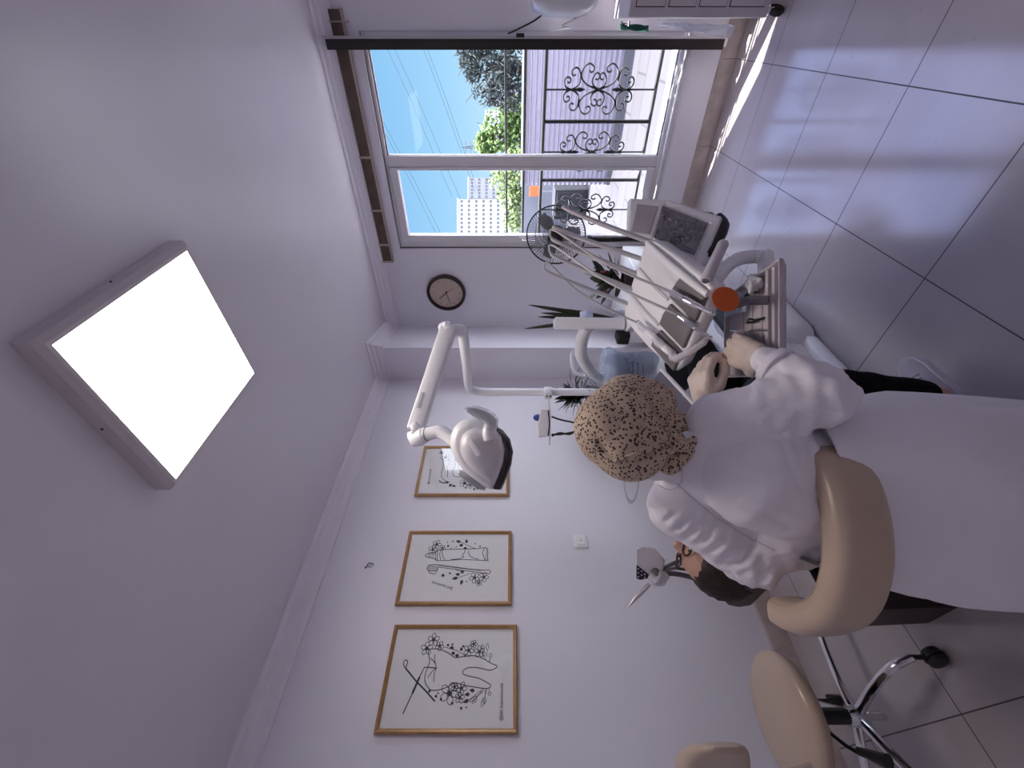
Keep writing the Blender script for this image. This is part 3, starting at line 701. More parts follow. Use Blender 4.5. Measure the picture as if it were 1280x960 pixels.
for u0, u1 in ((.015, .27), (.32, .60), (.65, .90)):
    pd = MB(); um = (u0 + u1) / 2
    P = [(u0, -.0), (u1, -.0), (u1 + .01, .36), (um, .40), (u0 + .015, .40)]
    pd.loft([[CP(u, v, -.004) for u, v in P], [CP(u, v, .010) for u, v in P], [CP(um + (u - um) * .9, .2 + (v - .2) * .92, .013) for u, v in P]])
    obj('instrument_pad', pd, GREY_PAD, du, bevel=.002)
for u in (.30, .62):
    obj('groove', MB().tube([CP(u, .42, .004), CP(u + .015, .7, .005), CP(u + .05, .98, .004)], (.006, .003), 10, k=3, up=cN), mat('groove_grey', (.62, .61, .64), .4), du)
WH = mat('whip_arm_grey', (.56, .54, .56), .35)
def whip(base, tip, Yt, r0, r1):
    b = base; t = at(*tip, Yt); dd = (t - b)
    obj('whip_arm', MB().tube([b, b.lerp(t, .5) + UP * .015, b.lerp(t, .9) + UP * .012, t], [r0, r0, r1, r1], 10, k=3), WH, du)
    return t
tips = []
for u, tip, Yt in ((.96, (704, 258), 1.42), (.76, (692, 283), 1.46), (.58, (690, 298), 1.48), (.38, (689, 317), 1.5), (.18, (682, 338), 1.54)):
    tips.append(whip(CP(u, 1.0, -.01), tip, Yt, .0085, .0068))
def hose(t, pts, r=.0042):
    obj('hose', MB().tube([t, t + UP * .008 + cw(.012, -.01, 0), t + cw(.02, -.02, -.012)] + pts, r, 8, k=4), GREY_HOSE, du)
h1, h2, h3 = at(839, 365, 1.235), at(847, 393, 1.243), CP(.20, .62, .03)
for q_, t_, h_ in ((0, tips[2], h1), (1, tips[3], h2)): hose(t_, [t_.lerp(h_, .5) + UP * .006, h_])
hose(tips[4], [tips[4].lerp(h3, .35) + UP * .01, tips[4].lerp(h3, .75) + UP * .02, h3], .0036)
# (, 262, 1.38), at(770, 289, 1.33), CP(.9, .9, .02)]); hose(tips[1], [at(720, 290, 1.42), at(770, 314, 1.39), CP(.75, .7, .01), CP(.7, .5, .012)])
def handpiece(name, a, b, seg, m, lab=None):
    mb = MB(); pts = [a.lerp(b, q) for q, r in seg]; mb.tube(pts, [r * 1.12 for q, r in seg], 14)
    return obj(name, mb, m, du)
t1 = at(889, 391, 1.10)
hp = handpiece('handpiece', h1, t1, [(0, .007), (.04, .0085), (.35, .0085), (.37, .0095), (.40, .0095), (.42, .0082), (.62, .0078), (.8, .006), (.9, .0055), (1, .005)], CHROME)
obj('turbine_head', MB().lathe([(.0055, -.008), (.007, -.004), (.007, .006), (.005, .009)], t1 + (t1 - h1).normalized() * .004, (.2, .3, -1), 12), CHROME, hp)
t2 = at(885, 421, 1.175)
hp = handpiece('handpiece', h2, t2, [(0, .0065), (.04, .008), (.26, .008), (.28, .010), (.33, .010), (.35, .0085), (.62, .0085), (.64, .0065), (.82, .005), (1, .0045)], CHROME)
obj('turbine_head', MB().lathe([(.005, -.007), (.0065, -.004), (.0065, .006), (.004, .009)], t2 + (t2 - h2).normalized() * .004, (.2, .3, -1), 12), CHROME, hp)
t3 = CP(.235, -.06, .03)
hp = handpiece('air_syringe', h3, t3, [(0, .008), (.3, .011), (.7, .011), (1, .008)], WHITE_PLASTIC)
wr = MB(); wr.tube([h3.lerp(t3, q) + cN * (.004 * math.sin(q * 14)) for q in (-.05, .1, .25, .4, .55, .7, .85, .97)] + [at(880, 428, 1.235), at(884, 418, 1.235)], [.006, .011, .013, .012, .0145, .0125, .014, .012, .010, .005], 12, k=2)
obj('plastic_sleeve', wr, film('frosted_sleeve', (.80, .78, .84), .6), hp)
# display and x-ray viewer
def DY(px): return 1.42 - (px - 785) * .0010
def dquad(pts, off=0.0): return [at(x, y, DY(x) + off) for x, y in pts]
vw = MB().loft([dquad([(784, 252), (831, 251), (815, 299), (783, 294)], .035), dquad([(788, 248), (833, 250), (816, 298), (783, 294)], .004), dquad([(789, 250), (832, 252), (815, 297), (785, 293)], 0)])
viewer = obj('film_viewer', vw, WHITE_PLASTIC, du, bevel=.003)
obj('viewer_panel', MB().loft([dquad([(796, 255), (823, 258), (812, 293), (788, 290)], .0), dquad([(797, 256), (822, 259), (811, 292), (789, 289)], -.004)]), mat('greyish_viewer_panel', (.44, .40, .44), .35), viewer)
dp = MB().loft([dquad([(836, 252), (905, 276), (882, 338), (820, 300)], .05), dquad([(832, 249), (855, 252), (902, 271), (899, 285), (878, 338), (868, 326), (815, 299)][:1] + [(902, 271), (878, 338), (815, 299)], .006), dquad([(833, 251), (900, 273), (877, 334), (816, 298)], 0)])
disp = obj('display', dp, WHITE_PLASTIC, du, bevel=.003)
obj('screen', MB().loft([dquad([(828, 257), (886, 279), (868, 320), (817, 297)], 0), dquad([(828.5, 257.5), (885.5, 279.5), (867.5, 319.5), (817.5, 296.5)], -.003)]), mat('dark_screen', (.025, .018, .03), .15), disp, smooth=False)
def crumple(p, k, s=0): return abs(noise.noise(p * k + V((s, 0, 0)))) + .5 * abs(noise.noise(p * k * 2.3))
ws = []
for i in range(26):
    ws.append([])
    for j in range(30):
        x, y = (V((828, 256)).lerp(V((889, 278)), j / 29)).lerp(V((813, 299)).lerp(V((869, 325)), j / 29), i / 25)
        p = at(x, y, DY(x) - .007); ws[i].append(p + V((-.75, -.66, 0)) * (.016 * crumple(p, 36)))
obj('screen_wrap', MB().sheet(ws, .0006), glassy('screen_wrap', (.97, .96, .98), 2.3, .10, 1.0, .5), disp, ang=20)
obj('display_neck', MB().tube([at(845, 327, 1.33), at(866, 345, 1.27), at(882, 353, 1.19)], (.022, .012), sq=True, up=UP), WHITE_PLASTIC, du, bevel=.003)
obj('rear_cover', MB().tube([at(896, 270, 1.36), at(902, 283, 1.35), at(893, 305, 1.34), at(884, 318, 1.33)], [.015, .025, .022, .012], 10, k=3), BLACK, du)
hb0, hb1 = at(905, 303, 1.17), at(882, 351, 1.13)
hnd = obj('grip_handle', MB().tube([hb0, hb0.lerp(hb1, .05), hb1.lerp(hb0, .03), hb1], [.012, .0155, .0155, .013], 16), mat('wrapped_grip', (.62, .58, .62), .3, bump=.3, bscale=35), du)
obj('end_cap', MB().lathe([(.009, 0), (.009, .003), (.004, .003), (.004, -.002)], hb1, hb1 - hb0, 14), GREY_PAD, hnd)
# post that carries the unit, and the tube that reaches over from the cuspidor cabinet
q0, q1 = at(692, 404, 1.95), at(778, 405, 1.95)
obj('carrier_post', MB().tube([q0, q0.lerp(q1, .03), q1.lerp(q0, .12), q1], [(.028, .02), (.034, .026), (.034, .026), (.045, .034)], up=cw(1, 0, 0), sq=True), WHITE_METAL, du, bevel=.005)
pv = at(733, 405, 1.98)
obj('pivot', MB().tube([at(733, 390, 1.97), at(733, 398, 1.97)], [.031, .031], 16), mat('bluish_cap', (.62, .70, .86), .3), du)
obj('reach_tube', MB().tube([at(733, 410, 1.98), at(727, 426, 2.02), at(727, 445, 2.1), at(737, 462, 2.2), at(752, 472, 2.28), at(790, 474, 2.32)], .031, 14, k=4), WHITE_METAL, du)
obj('under_block', MB().box(at(778, 420, 1.96), (.07, .06, .06)), BLACK, du, bevel=.01)
obj('link_arm', MB().tube([q1, q1 - UP * .03, CP(.3, .9, -.09), CP(.45, .6, -.07)], (.04, .022), sq=True, up=UP, k=3), WHITE_METAL, du)
# lower arm and tray
obj('tray_arm', MB().tube([at(886, 360, 1.20), at(896, 350, 1.22), at(908, 334, 1.25), at(925, 323, 1.28), at(945, 321, 1.29), at(957, 322, 1.26)], [.016, .019, .02, .021, .021, .02], 12, k=3), WHITE_METAL, du)
TZ = .775
tx0, tx1, ty0, ty1 = .020, .322, 1.018, 1.285
def TR(a, b, z): return cw(tx0 + (tx1 - tx0) * a, ty0 + (ty1 - ty0) * b - .03 * (1 - b) * a * 0, z)
def trect(k, z):
    e = (1 - k) / 2
    return [TR(e, e, z), TR(1 - e - .02, e, z), TR(1 - e - .16 * (1), 1 - e, z), TR(e, 1 - e, z)]
TRAYM = mat('tray_plastic', (.55, .50, .53), .35)
tray = obj('tray', MB().loft([trect(.90, TZ - .022), trect(1.0, TZ - .004), trect(1.0, TZ + .006), trect(.965, TZ + .006), trect(.94, TZ - .012), trect(.90, TZ - .013)]), TRAYM, du, bevel=.003)
for b_ in (.10, .20): obj('tray_rail', MB().tube([TR(.06, b_, TZ - .004), TR(.93, b_, TZ - .004)], (.006, .008), up=UP, sq=True), TRAYM, tray)
for b_ in (.38, .55, .72): obj('tray_rib', MB().tube([TR(.06, b_, TZ - .012), TR(.88 - .1 * b_, b_, TZ - .012)], (.006, .004), 8, up=UP), TRAYM, tray)
obj('tray_bracket', MB().tube([TR(.75, .7, TZ - .022), TR(.8, .6, TZ - .06), at(957, 322, 1.26)], (.03, .012), sq=True, up=UP, k=2), WHITE_METAL, du)

# ---- things on the tray ----
FOIL = film('crinkled_dark_foil', (.35, .33, .37), .85, .25)
cur = thing('curing_light', 'foil wrapped curing light with an orange oval shield on the tray', 'curing light', TR(.6, .4, TZ - .012))
ca, cb_, cc = at(962, 375, 1.035), at(934, 376, 1.065), at(917, 383, 1.06)
obj('handle', MB().tube([ca, ca.lerp(cb_, .1), ca.lerp(cb_, .6), cb_, cb_.lerp(cc, .6), cc], [.009, .0125, .0125, .012, .011, .005], 12, k=3), mat('dark_handle', (.16, .14, .17), .25, .3, bump=.6, bscale=40), cur)
sn = (at(907, 374, 1.06) - V((0, 0, EYE))).normalized()
sh_c = at(907, 374, 1.05)
su = (at(893, 366, 1.05) - at(920, 382, 1.06)); su = (su - sn * su.dot(sn)).normalized()
obj('orange_shield', MB().lathe([(.002, -.001), (.0285, -.001), (.030, .0005), (.0285, .002), (.002, .002)], sh_c, sn + V((.3, .3, .2)), 28, sx=1.2, sy=.98, xdir=su), mat('orange_acrylic', (.72, .12, .015), .25, trans=.2), cur)
def tool(name, label, a, b, r, m, tip=None):
    t = thing(name, label, 'instrument', (a + b) / 2)
    mid = a.lerp(b, .5)
    obj('handle', MB().tube([a, a.lerp(b, .08), b.lerp(a, .3), b], [r * .7, r, r, r * .6], 8), m, t)
    if tip: obj('tip', MB().tube([b] + tip, [r * .6] + [r * .3] * len(tip), 6, k=2), m, t)
    return t
tool('dental_probe', 'thin steel dental probe lying beside the gloved right hand', TR(.40, .16, TZ + .005), TR(.43, .42, TZ + .004), .0035, STEEL, [TR(.435, .58, TZ + .003), TR(.425, .60, TZ + .008)])
tz = thing('tweezers', 'steel tweezers lying on the tray beyond the gloved hand', 'tweezers', TR(.45, .75, TZ))
for s in (-1, 1): obj('prong', MB().tube([TR(.40, .62, TZ), TR(.43 + .015 * s, .72, TZ + .002), TR(.45 + .03 * s, .86, TZ + .006)], [.003, .003, .0012], 6, k=3), STEEL, tz)
bk = thing('black_clip', 'small black clip lying on the tray under the orange shield light', 'clip', TR(.53, .4, TZ))
obj('grip', MB().tube([TR(.515, .55, TZ), TR(.525, .48, TZ + .003), TR(.515, .42, TZ)], [.004, .008, .005], 10, k=3), BLACK, bk)
obj('shank', MB().tube([TR(.515, .43, TZ), TR(.52, .25, TZ)], [.004, .003], 8), BLACK, bk)
def wad(name, label, c, r, seed, m):
    mb = MB(); mb.ell(c, r, n=28, m=18); mb.bm.normal_update()
    for v in mb.bm.verts: v.co += (v.co - c).normalized() * (.45 * r[0] * noise.noise((v.co - c) * (1.3 / r[0]) + V((seed, 0, 0))) + .2 * r[0] * noise.noise((v.co - c) * (3.2 / r[0]) + V((0, seed, 0))))
    return tag(obj(name, mb, m), label, 'gauze')
COTT = mat('white_gauze', (.72, .70, .73), .8, bump=.3, bscale=70)
wad('gauze_wad', 'crumpled white gauze at the right end of the tray', TR(.84, .35, TZ + .018), (.026, .022, .018), 3, COTT)
wad('gauze_wad', 'small torn white gauze piece beside the right wrist on the tray', TR(.10, .22, TZ + .004), (.018, .012, .009), 9, COTT)
pw = [[TR(.62 + .2 * i / 9, .50 + .42 * j / 9, TZ + .012 + .012 * noise.noise(V((i * .7, j * .6, 2)))) for j in range(10)] for i in range(10)]
tag(obj('plastic_wrapper', MB().sheet(pw, .001), BLUE_FILM), 'clear crinkled plastic wrapper at the far right of the tray', 'wrapper')
bt = tool('black_forceps', 'black handled forceps by the gauze at the tray end', TR(.74, .62, TZ + .01), TR(.78, .42, TZ + .01), .005, BLACK, [TR(.75, .3, TZ + .006)])

# ---- endo motor beside the patient's head ----
E0 = 1.30
em = thing('endo_motor', 'white motor box with dark keypad held by grey flexible arms above the headrest', 'endo motor', at(880, 735, 1.26))
eo = [(795, 686), (803, 683), (818, 687), (830, 701), (828, 713), (816, 721), (800, 726), (795, 724)]
def eq(p, off, k=1.0): return [at(811 + (x - 811) * k, 705 + (y - 705) * k, E0 + off) for x, y in p]
mb = MB(); mb.loft([eq(eo, .03, .97), eq([(x + 1.5, y - 1.5) for x, y in eo], .02), eq([(x + .5, y - .5) for x, y in eo], .004), eq(eo, 0, .96)])
ebox = obj('box', mb, WHITE_PLASTIC, em, bevel=.002)
kp = [(795.5, 706), (816, 722), (800, 725), (795.5, 723)]
obj('keypad', MB().loft([eq(kp, 0.001), eq(kp, -.003, .98)]), mat('dark_keypad', (.03, .02, .045), .3), ebox)
ks = MB()
for (x, y) in ((798, 711), (798, 716), (798, 721), (802, 714), (802, 719), (806, 718), (806, 722)):
    obj('key', MB().ell(at(x, y, E0 - .006), (.0025, .0025, .003), n=8, m=6), mat('pale_key', (.5, .48, .55), .4), ebox)
wad_ = MB(); c0 = at(822, 722, E0 - .005)
wad_.ell(c0, (.022, .02, .03), n=24, m=16)
for v in wad_.bm.verts: v.co += (v.co - c0).normalized() * .012 * noise.noise((v.co - c0) * 60)
obj('plastic_knot', wad_, film('bag_plastic', (.75, .75, .8), .75), em)
obj('joint', MB().ell(at(819, 716, E0 + .0), .016, n=14, m=10), GREY_PAD, em)
obj('flexible_arm', MB().tube([at(824, 718, E0), at(840, 717, 1.31), at(858, 720, 1.3), at(876, 726, 1.28), at(886, 732, 1.26)], .0075, 10, k=4), mat('grey_flex', (.10, .09, .10), .4), em)
obj('flexible_arm', MB().tube([at(828, 711, E0 + .02), at(842, 704, 1.34), at(856, 700, 1.37), at(868, 700, 1.36)], .0065, 10, k=4), mat('grey_flex_light', (.22, .21, .24), .4), em)
obj('flexible_arm', MB().tube([at(828, 716, E0 + .02), at(840, 711, 1.33), at(850, 711, 1.34), at(868, 714, 1.33), at(882, 728, 1.28)], .0045, 10, k=4), mat('grey_flex_pale', (.34, .33, .36), .4), em)
t = MB(); t.tube([at(812, 730, E0 - .01), at(803, 739, E0 - .015), at(800, 742, E0 - .015), at(795, 747, E0 - .02), at(791, 752, E0 - .02), at(784, 761, E0 - .025)], [.006, .0075, .0075, .006, .0045, .0008], 12)
obj('motor_handpiece', t, mat('silver_handpiece', (.62, .61, .63), .3, .5), em)
# ================= PEOPLE =================
SKIN = mat('skin', (.58, .34, .25), .5, var=.06, scale=20)
GLOVE = mat('cream_latex', (.66, .55, .48), .45, var=.05, scale=25, bump=.12, bscale=70)
COAT = mat('white_coat_cotton', (.86, .83, .88), .8, var=.02, scale=6, bump=.12, bscale=140, sheen=.1)
TROUS = mat("black_trousers", (.008, .007, .009), .9, spec=.12, bump=.1, bscale=100)
def leopard():
    m = mat('leopard_scarf', (.54, .42, .31), .75, var=.08, scale=5)
    nt = m.node_tree; b = nt.nodes['Principled BSDF']
    tc = nt.nodes.new('ShaderNodeTexCoord')
    nz = nt.nodes.new('ShaderNodeTexNoise'); nz.inputs['Scale'].default_value = 30
    nt.links.new(tc.outputs['Object'], nz.inputs['Vector'])
    mxv = nt.nodes.new('ShaderNodeMix'); mxv.data_type = 'RGBA'; mxv.blend_type = 'LINEAR_LIGHT'; mxv.inputs[0].default_value = .006
    nt.links.new(tc.outputs['Object'], mxv.inputs[6]); nt.links.new(nz.outputs['Color'], mxv.inputs[7])
    vo = nt.nodes.new('ShaderNodeTexVoronoi'); vo.inputs['Scale'].default_value = 118; vo.inputs['Randomness'].default_value = .95
    nt.links.new(mxv.outputs[2], vo.inputs['Vector'])
    n2 = nt.nodes.new('ShaderNodeTexNoise'); n2.inputs['Scale'].default_value = 60
    nt.links.new(tc.outputs['Object'], n2.inputs['Vector'])
    ad = nt.nodes.new('ShaderNodeMath'); ad.operation = 'MULTIPLY_ADD'; ad.inputs[1].default_value = .30
    nt.links.new(n2.outputs['Fac'], ad.inputs[0]); nt.links.new(vo.outputs['Distance'], ad.inputs[2])
    lt = nt.nodes.new('ShaderNodeMath'); lt.operation = 'LESS_THAN'; lt.inputs[1].default_value = .53
    nt.links.new(ad.outputs[0], lt.inputs[0])
    mx = nt.nodes.new('ShaderNodeMix'); mx.data_type = 'RGBA'
    nt.links.new(lt.outputs[0], mx.inputs[0]); mx.inputs[7].default_value = (.055, .03, .028, 1)
    src = [l for l in nt.links if l.to_socket == b.inputs['Base Color']][0].from_socket
    nt.links.new(src, mx.inputs[6]); nt.links.new(mx.outputs[2], b.inputs['Base Color'])
    return m
def hand_prims(mb, wrist, d, n, side, curls, k=1.0, grow=0.0, thumb=(.5, .4, .2), spread=.09, tlen=1.0):
    """palm and five fingers. d: towards the fingers, n: back of the hand, side: +1 puts the thumb on +across"""
    d = d.normalized(); n = (n - d * n.dot(d)).normalized(); a = d.cross(n) * side
    wrist = V(wrist)
    lens = [(.042, .025, .020), (.046, .029, .021), (.043, .027, .021), (.034, .020, .018)]
    base = [(.088, .028), (.092, .009), (.087, -.010), (.078, -.028)]
    for (L, (bx, by), c, i) in zip(lens, base, curls, range(4)):
        p = wrist + d * bx * k + a * by * k
        mb.capsule(wrist + d * .012 * k + a * by * .55 * k, p, (.0155 + grow) * k, (.0125 + grow) * k)
        fd = (d + a * spread * (1.5 - i)).normalized(); ang = 0
        for seg, ll in enumerate(L):
            ang += c[seg]
            v = fd * math.cos(ang) - n * math.sin(ang)
            q = p + v * ll * k
            mb.capsule(p, q, (.0100 - .0008 * seg + grow) * k, (.0092 - .0010 * seg + grow) * k, 10); p = q
    t0 = wrist + d * .022 * k + a * .020 * k
    t1 = t0 + (d * .75 + a * .62 - n * thumb[0]).normalized() * .043 * k
    t2 = t1 + (d * .95 + a * .18 - n * thumb[1]).normalized() * .034 * k * tlen
    t3 = t2 + (d * 1.0 - a * .12 - n * thumb[2]).normalized() * .028 * k * tlen
    mb.capsule(t0, t1, (.0155 + grow) * k, (.012 + grow) * k, 10); mb.capsule(t1, t2, (.0115 + grow) * k, (.0105 + grow) * k, 10); mb.capsule(t2, t3, (.0105 + grow) * k, (.0085 + grow) * k, 10)
def face_prims(mb, c, f, u, k=1.0):
    """head about c facing f, crown towards u"""
    f = f.normalized(); u = (u - f * u.dot(f)).normalized(); s = f.cross(u)
    M = Matrix((s, f, u)).transposed()
    P = lambda x, y, z: c + (s * x + f * y + u * z) * k
    mb.ell(c + u * .012 * k, (.074 * k, .092 * k, .098 * k), M)
    mb.ell(P(0, .025, -.06), (.055 * k, .062 * k, .058 * k), M)                       # jaw
    mb.capsule(P(0, .060, -.104), P(0, .066, -.098), .019 * k, .018 * k)              # chin
    mb.capsule(P(0, .088, .022), P(0, .106, -.018), .008 * k, .0125 * k)              # nose
    for x in (-1, 1):
        mb.ell(P(x * .010, .098, -.022), (.008 * k, .009 * k, .007 * k), M)
        mb.capsule(P(x * .014, .085, .034), P(x * .042, .073, .032), .0085 * k, .007 * k)   # brow
        mb.ell(P(x * .038, .066, -.018), (.024 * k, .02 * k, .02 * k), M)              # cheek
        mb.ell(P(x * .075, -.008, -.012), (.008 * k, .018 * k, .03 * k), M)            # ear
    mb.capsule(P(-.016, .088, -.050), P(.016, .088, -.050), .0065 * k, .0065 * k)     # lips
    mb.capsule(P(-.013, .086, -.059), P(.013, .086, -.059), .0065 * k, .0065 * k)
    return P
def eyes(P, root, k=1.0):
    for x in (-.030, .030):
        e = obj('eye', MB().ell(P(x, .075, .015), .0125 * k, n=14, m=10), mat('eye_white', (.7, .68, .66), .2), root)
        obj('iris', MB().ell(P(x, .0835, .015), .0055 * k, n=10, m=8), mat('dark_iris', (.05, .025, .015), .15), e)

# ---------- the dentist ----------
dn_ = thing('person', 'person in white coat and leopard print headscarf seated with back to us, cream gloves on', 'person', cw(-.24, 1.0, 0))
LS, RS = cw(-.345, 1.165, .985), cw(-.103, 1.02, .932)
LE, RE = cw(-.485, 1.11, .785), at(1026, 494, .92)
LW, RW = at(881, 506, 1.20), at(951, 448, 1.04)
HC = at(787, 524, 1.09)
NB = cw(-.18, 1.09, 1.005)
ffwd = cw(.70, .68, -.12); hup = cw(-.1, .2, 1.0)
HIP = cw(-.25, 1.03, .60); KR, KL = cw(-.005, 1.29, .49), cw(-.22, 1.36, .49)
AR, AL = cw(-.035, 1.325, .105), cw(-.25, 1.42, .11)
lh_d, lh_n = cw(1, .12, .10), cw(-.05, -.45, 1)
rh_d, rh_n = cw(.26, 1, .02), cw(-.1, -.2, 1)
lcurl = [(.55, .55, .45), (.55, .6, .4), (.65, .6, .4), (.75, .6, .4)]
rcurl = [(.05, .4, .3), (.02, .3, .25), (.05, .35, .25), (.12, .4, .3)]
lh = dict(side=1, curls=lcurl, thumb=(.55, .45, .35), k=1.02, spread=.05, tlen=1.15)
rh = dict(side=-1, curls=rcurl, thumb=(.45, .3, .25), k=1.10, spread=.10)
b = MB()
P_ = face_prims(b, HC + ffwd.normalized() * .028 - UP * .008, ffwd, hup, .98)
b.capsule(NB - UP * .03, HC - UP * .05, .056, .055)
b.capsule(HIP, cw(-.21, 1.04, .86), .13, .125); b.capsule(LS, RS, .055, .055); b.capsule(cw(-.21, 1.04, .86), cw(-.20, 1.09, .94), .12, .10)
for s, e, w_ in ((LS, LE, LW), (RS, RE, RW)):
    b.capsule(s, e, .048, .038); b.capsule(e, w_, .038, .025)
for kx, ax_, hx in ((KR, AR, cw(-.16, 1.02, .57)), (KL, AL, cw(-.32, 1.06, .57))):
    b.capsule(hx, kx, .075, .052); b.capsule(kx, ax_, .050, .034); b.capsule(ax_, ax_ - UP * .05, .032, .028); b.capsule(ax_ - UP * .055, ax_ + cw(.05, .07, -.075), .022, .014)
hand_prims(b, LW, lh_d, lh_n, **lh); hand_prims(b, RW, rh_d, rh_n, **rh)
obj('body', blob(b, .0065, 3), SKIN, dn_, ang=180)
eyes(P_, dn_, .98)
for nm, w_, d_, n_, kw, e_ in (('glove', LW, lh_d, lh_n, lh, LE), ('glove', RW, rh_d, rh_n, rh, RE)):
    g = MB(); hand_prims(g, w_, d_, n_, grow=.0036, **kw)
    back = (e_ - w_).normalized()
    g.capsule(w_ + back * .075, w_ + d_.normalized() * .02, .030, .029)
    gm = blob(g, .0042, 4, disp=lambda p, n: .0011 * noise.noise(p * 95))
    go = obj(nm, gm, GLOVE, dn_, ang=180)
    cuff = [w_ + back * (.038 + .012 * i) for i in range(3)]
    obj('rolled_cuff', MB().tube(cuff, [.0315, .034, .0315], 18, k=3), GLOVE, go)
# coat upper part: back, shoulders, sleeves
c_ = MB()
c_.capsule(cw(-.275, 1.06, .60), cw(-.215, 1.03, .84), .175, .150, 20); c_.capsule(cw(-.215, 1.03, .84), cw(-.205, 1.08, .925), .150, .112, 20)
c_.capsule(LS, RS, .078, .078, 18); c_.capsule(NB, NB + UP * .02, .072, .06, 16)
c_.capsule(LS - UP * .005, LE.lerp(LS, .1), .082, .072, 18); c_.capsule(LE.lerp(LS, .25), LE, .072, .068, 16); c_.capsule(LE, LW.lerp(LE, .5), .068, .056, 16); c_.capsule(LW.lerp(LE, .5), LW.lerp(LE, .13), .056, .041, 16)
c_.capsule(cw(-.415, 1.10, .74), cw(-.35, 1.06, .60), .095, .11, 16)
c_.capsule(RS - UP * .005, RE.lerp(RS, .4), .080, .078, 18); c_.capsule(RE.lerp(RS, .5), RE, .074, .068, 18); c_.capsule(RE, RE.lerp(RW, .45), .068, .058, 18); c_.capsule(RE.lerp(RW, .4), RE.lerp(RW, .86), .056, .042, 18)
def folds(p, n):
    # long soft folds on the back, tight creases near the elbows
    de = min((p - RE).length, (p - LE).length)
    f = .0095 * noise.noise(V((p.x * 7 + p.z * 9, p.y * 7 - p.z * 4, p.z * 5)))
    f += .015 * math.exp(-(de / .16) ** 2) * noise.noise(V((p.x * 22 + p.z * 18, p.y * 20, p.z * 34)))
    # gathers of the shoulder seam on the left sleeve
    t = (p - LS); ax = (LE - LS).normalized(); s = t.dot(ax); r = cw(.4, -.9, .15).normalized().dot(t - ax * s)
    if -.02 < s < .27 and abs(r) > 0: f += .006 * math.sin(s * 190) * math.exp(-((r - .058) / .022) ** 2)
    r1 = noise.noise(V((p.x * 12, p.y * 12, p.z * 12 + 3)))
    return f - .004 * max(0, 1 - abs(r1) * 7)
coat = obj('coat', blob(c_, .0075, 7, disp=folds), COAT, dn_, ang=180)
# seams and collar, laid on the cloth itself
from mathutils.bvhtree import BVHTree
def skin_points(o, px_list, sub_=4, lift=0.0):
    me = o.data; off = o.parent.location
    tree_ = BVHTree.FromPolygons([v.co + off for v in me.vertices], [p.vertices[:] for p in me.polygons])
    P2 = catmull([(V((x, y, 0)),) for x, y in px_list], sub_); out = []
    eye = V((0, 0, EYE))
    for (q,) in P2:
        d_ = (at(q.x, q.y, 1.0) - eye).normalized(); h = tree_.ray_cast(eye, d_)
        if h[0] is not None: out.append(h[0] + h[1] * lift)
    return out
SEAM = mat('coat_seam', (.62, .59, .64), .85)
for name, pl in (('armhole_seam', ((846, 604), (870, 626), (900, 650), (935, 671), (968, 688))), ('collar_seam', ((846, 560), (851, 580), (852, 603), (838, 612), (822, 606)))):
    pts = skin_points(coat, pl, 9, .0008)
    if len(pts) > 3: obj(name, MB().tube(pts, .0013, 6), SEAM, coat)
def on_back(px, py, Y): return at(px, py, Y)
cr = MB()
nk = [NB + V((math.cos(a) * .072, math.sin(a) * .072, .052 + .012 * math.cos(a - 2.4))) for a in [2 * PI * i / 20 for i in range(20)]]
cr.tube(nk, [(.006, .020)] * 20, 8, up=UP, closed=True)
obj('collar', cr, COAT, coat)
sl_ = MB(); sl_.tube([RW + (RE - RW) * .2 + UP * 0, RW + (RE - RW) * .32], [.050, .053], 18); obj('sleeve_cuff', sl_, COAT, coat)
# coat skirt hanging over the stool
rings = []
N = 72
for i in range(17):
    t = i / 16; z = .74 - t * .565
    cx, cy = -.255 - .02 * t, 1.035 - .055 * t
    ra, rb_ = .178 + .057 * min(1, t * 2.4), .165 + .06 * min(1, t * 2.2)
    ring = []
    for j in range(N):
        a = 2 * PI * j / N
        fold = (.014 + .034 * t) * noise.noise(V((math.cos(a) * 1.8, math.sin(a) * 1.8, t * .9 + 5))) + .010 * t * math.sin(a * 9 + 2.2 * t + 1.5 * math.sin(a * 2))
        k = 1 + fold / .2 * (.6 if t < .2 else 1)
        sq_ = (abs(math.cos(a)) ** 3 + abs(math.sin(a)) ** 3) ** (-1 / 3)
        zz = z + (.02 * math.sin(a * 3 + 1) * t) + .085 * t * max(0, -math.cos(a - .25)) ** 2
        k -= .13 * t * math.exp(-((a - math.radians(212)) / .07) ** 2)
        ring.append(cw(cx + ra * math.cos(a) * k * sq_, cy + rb_ * math.sin(a) * k * sq_, zz))
    rings.append(ring)
sk = MB(); sk.loft(rings, cap=False)
inner = [[cw(-.27, 1.0, p.z).lerp(p, .975) for p in r] for r in rings]; 
for r in inner:
    for p in r: pass
sk.loft(list(reversed(inner)), cap=False)
obj('coat_skirt', sk, COAT, coat, ang=180)
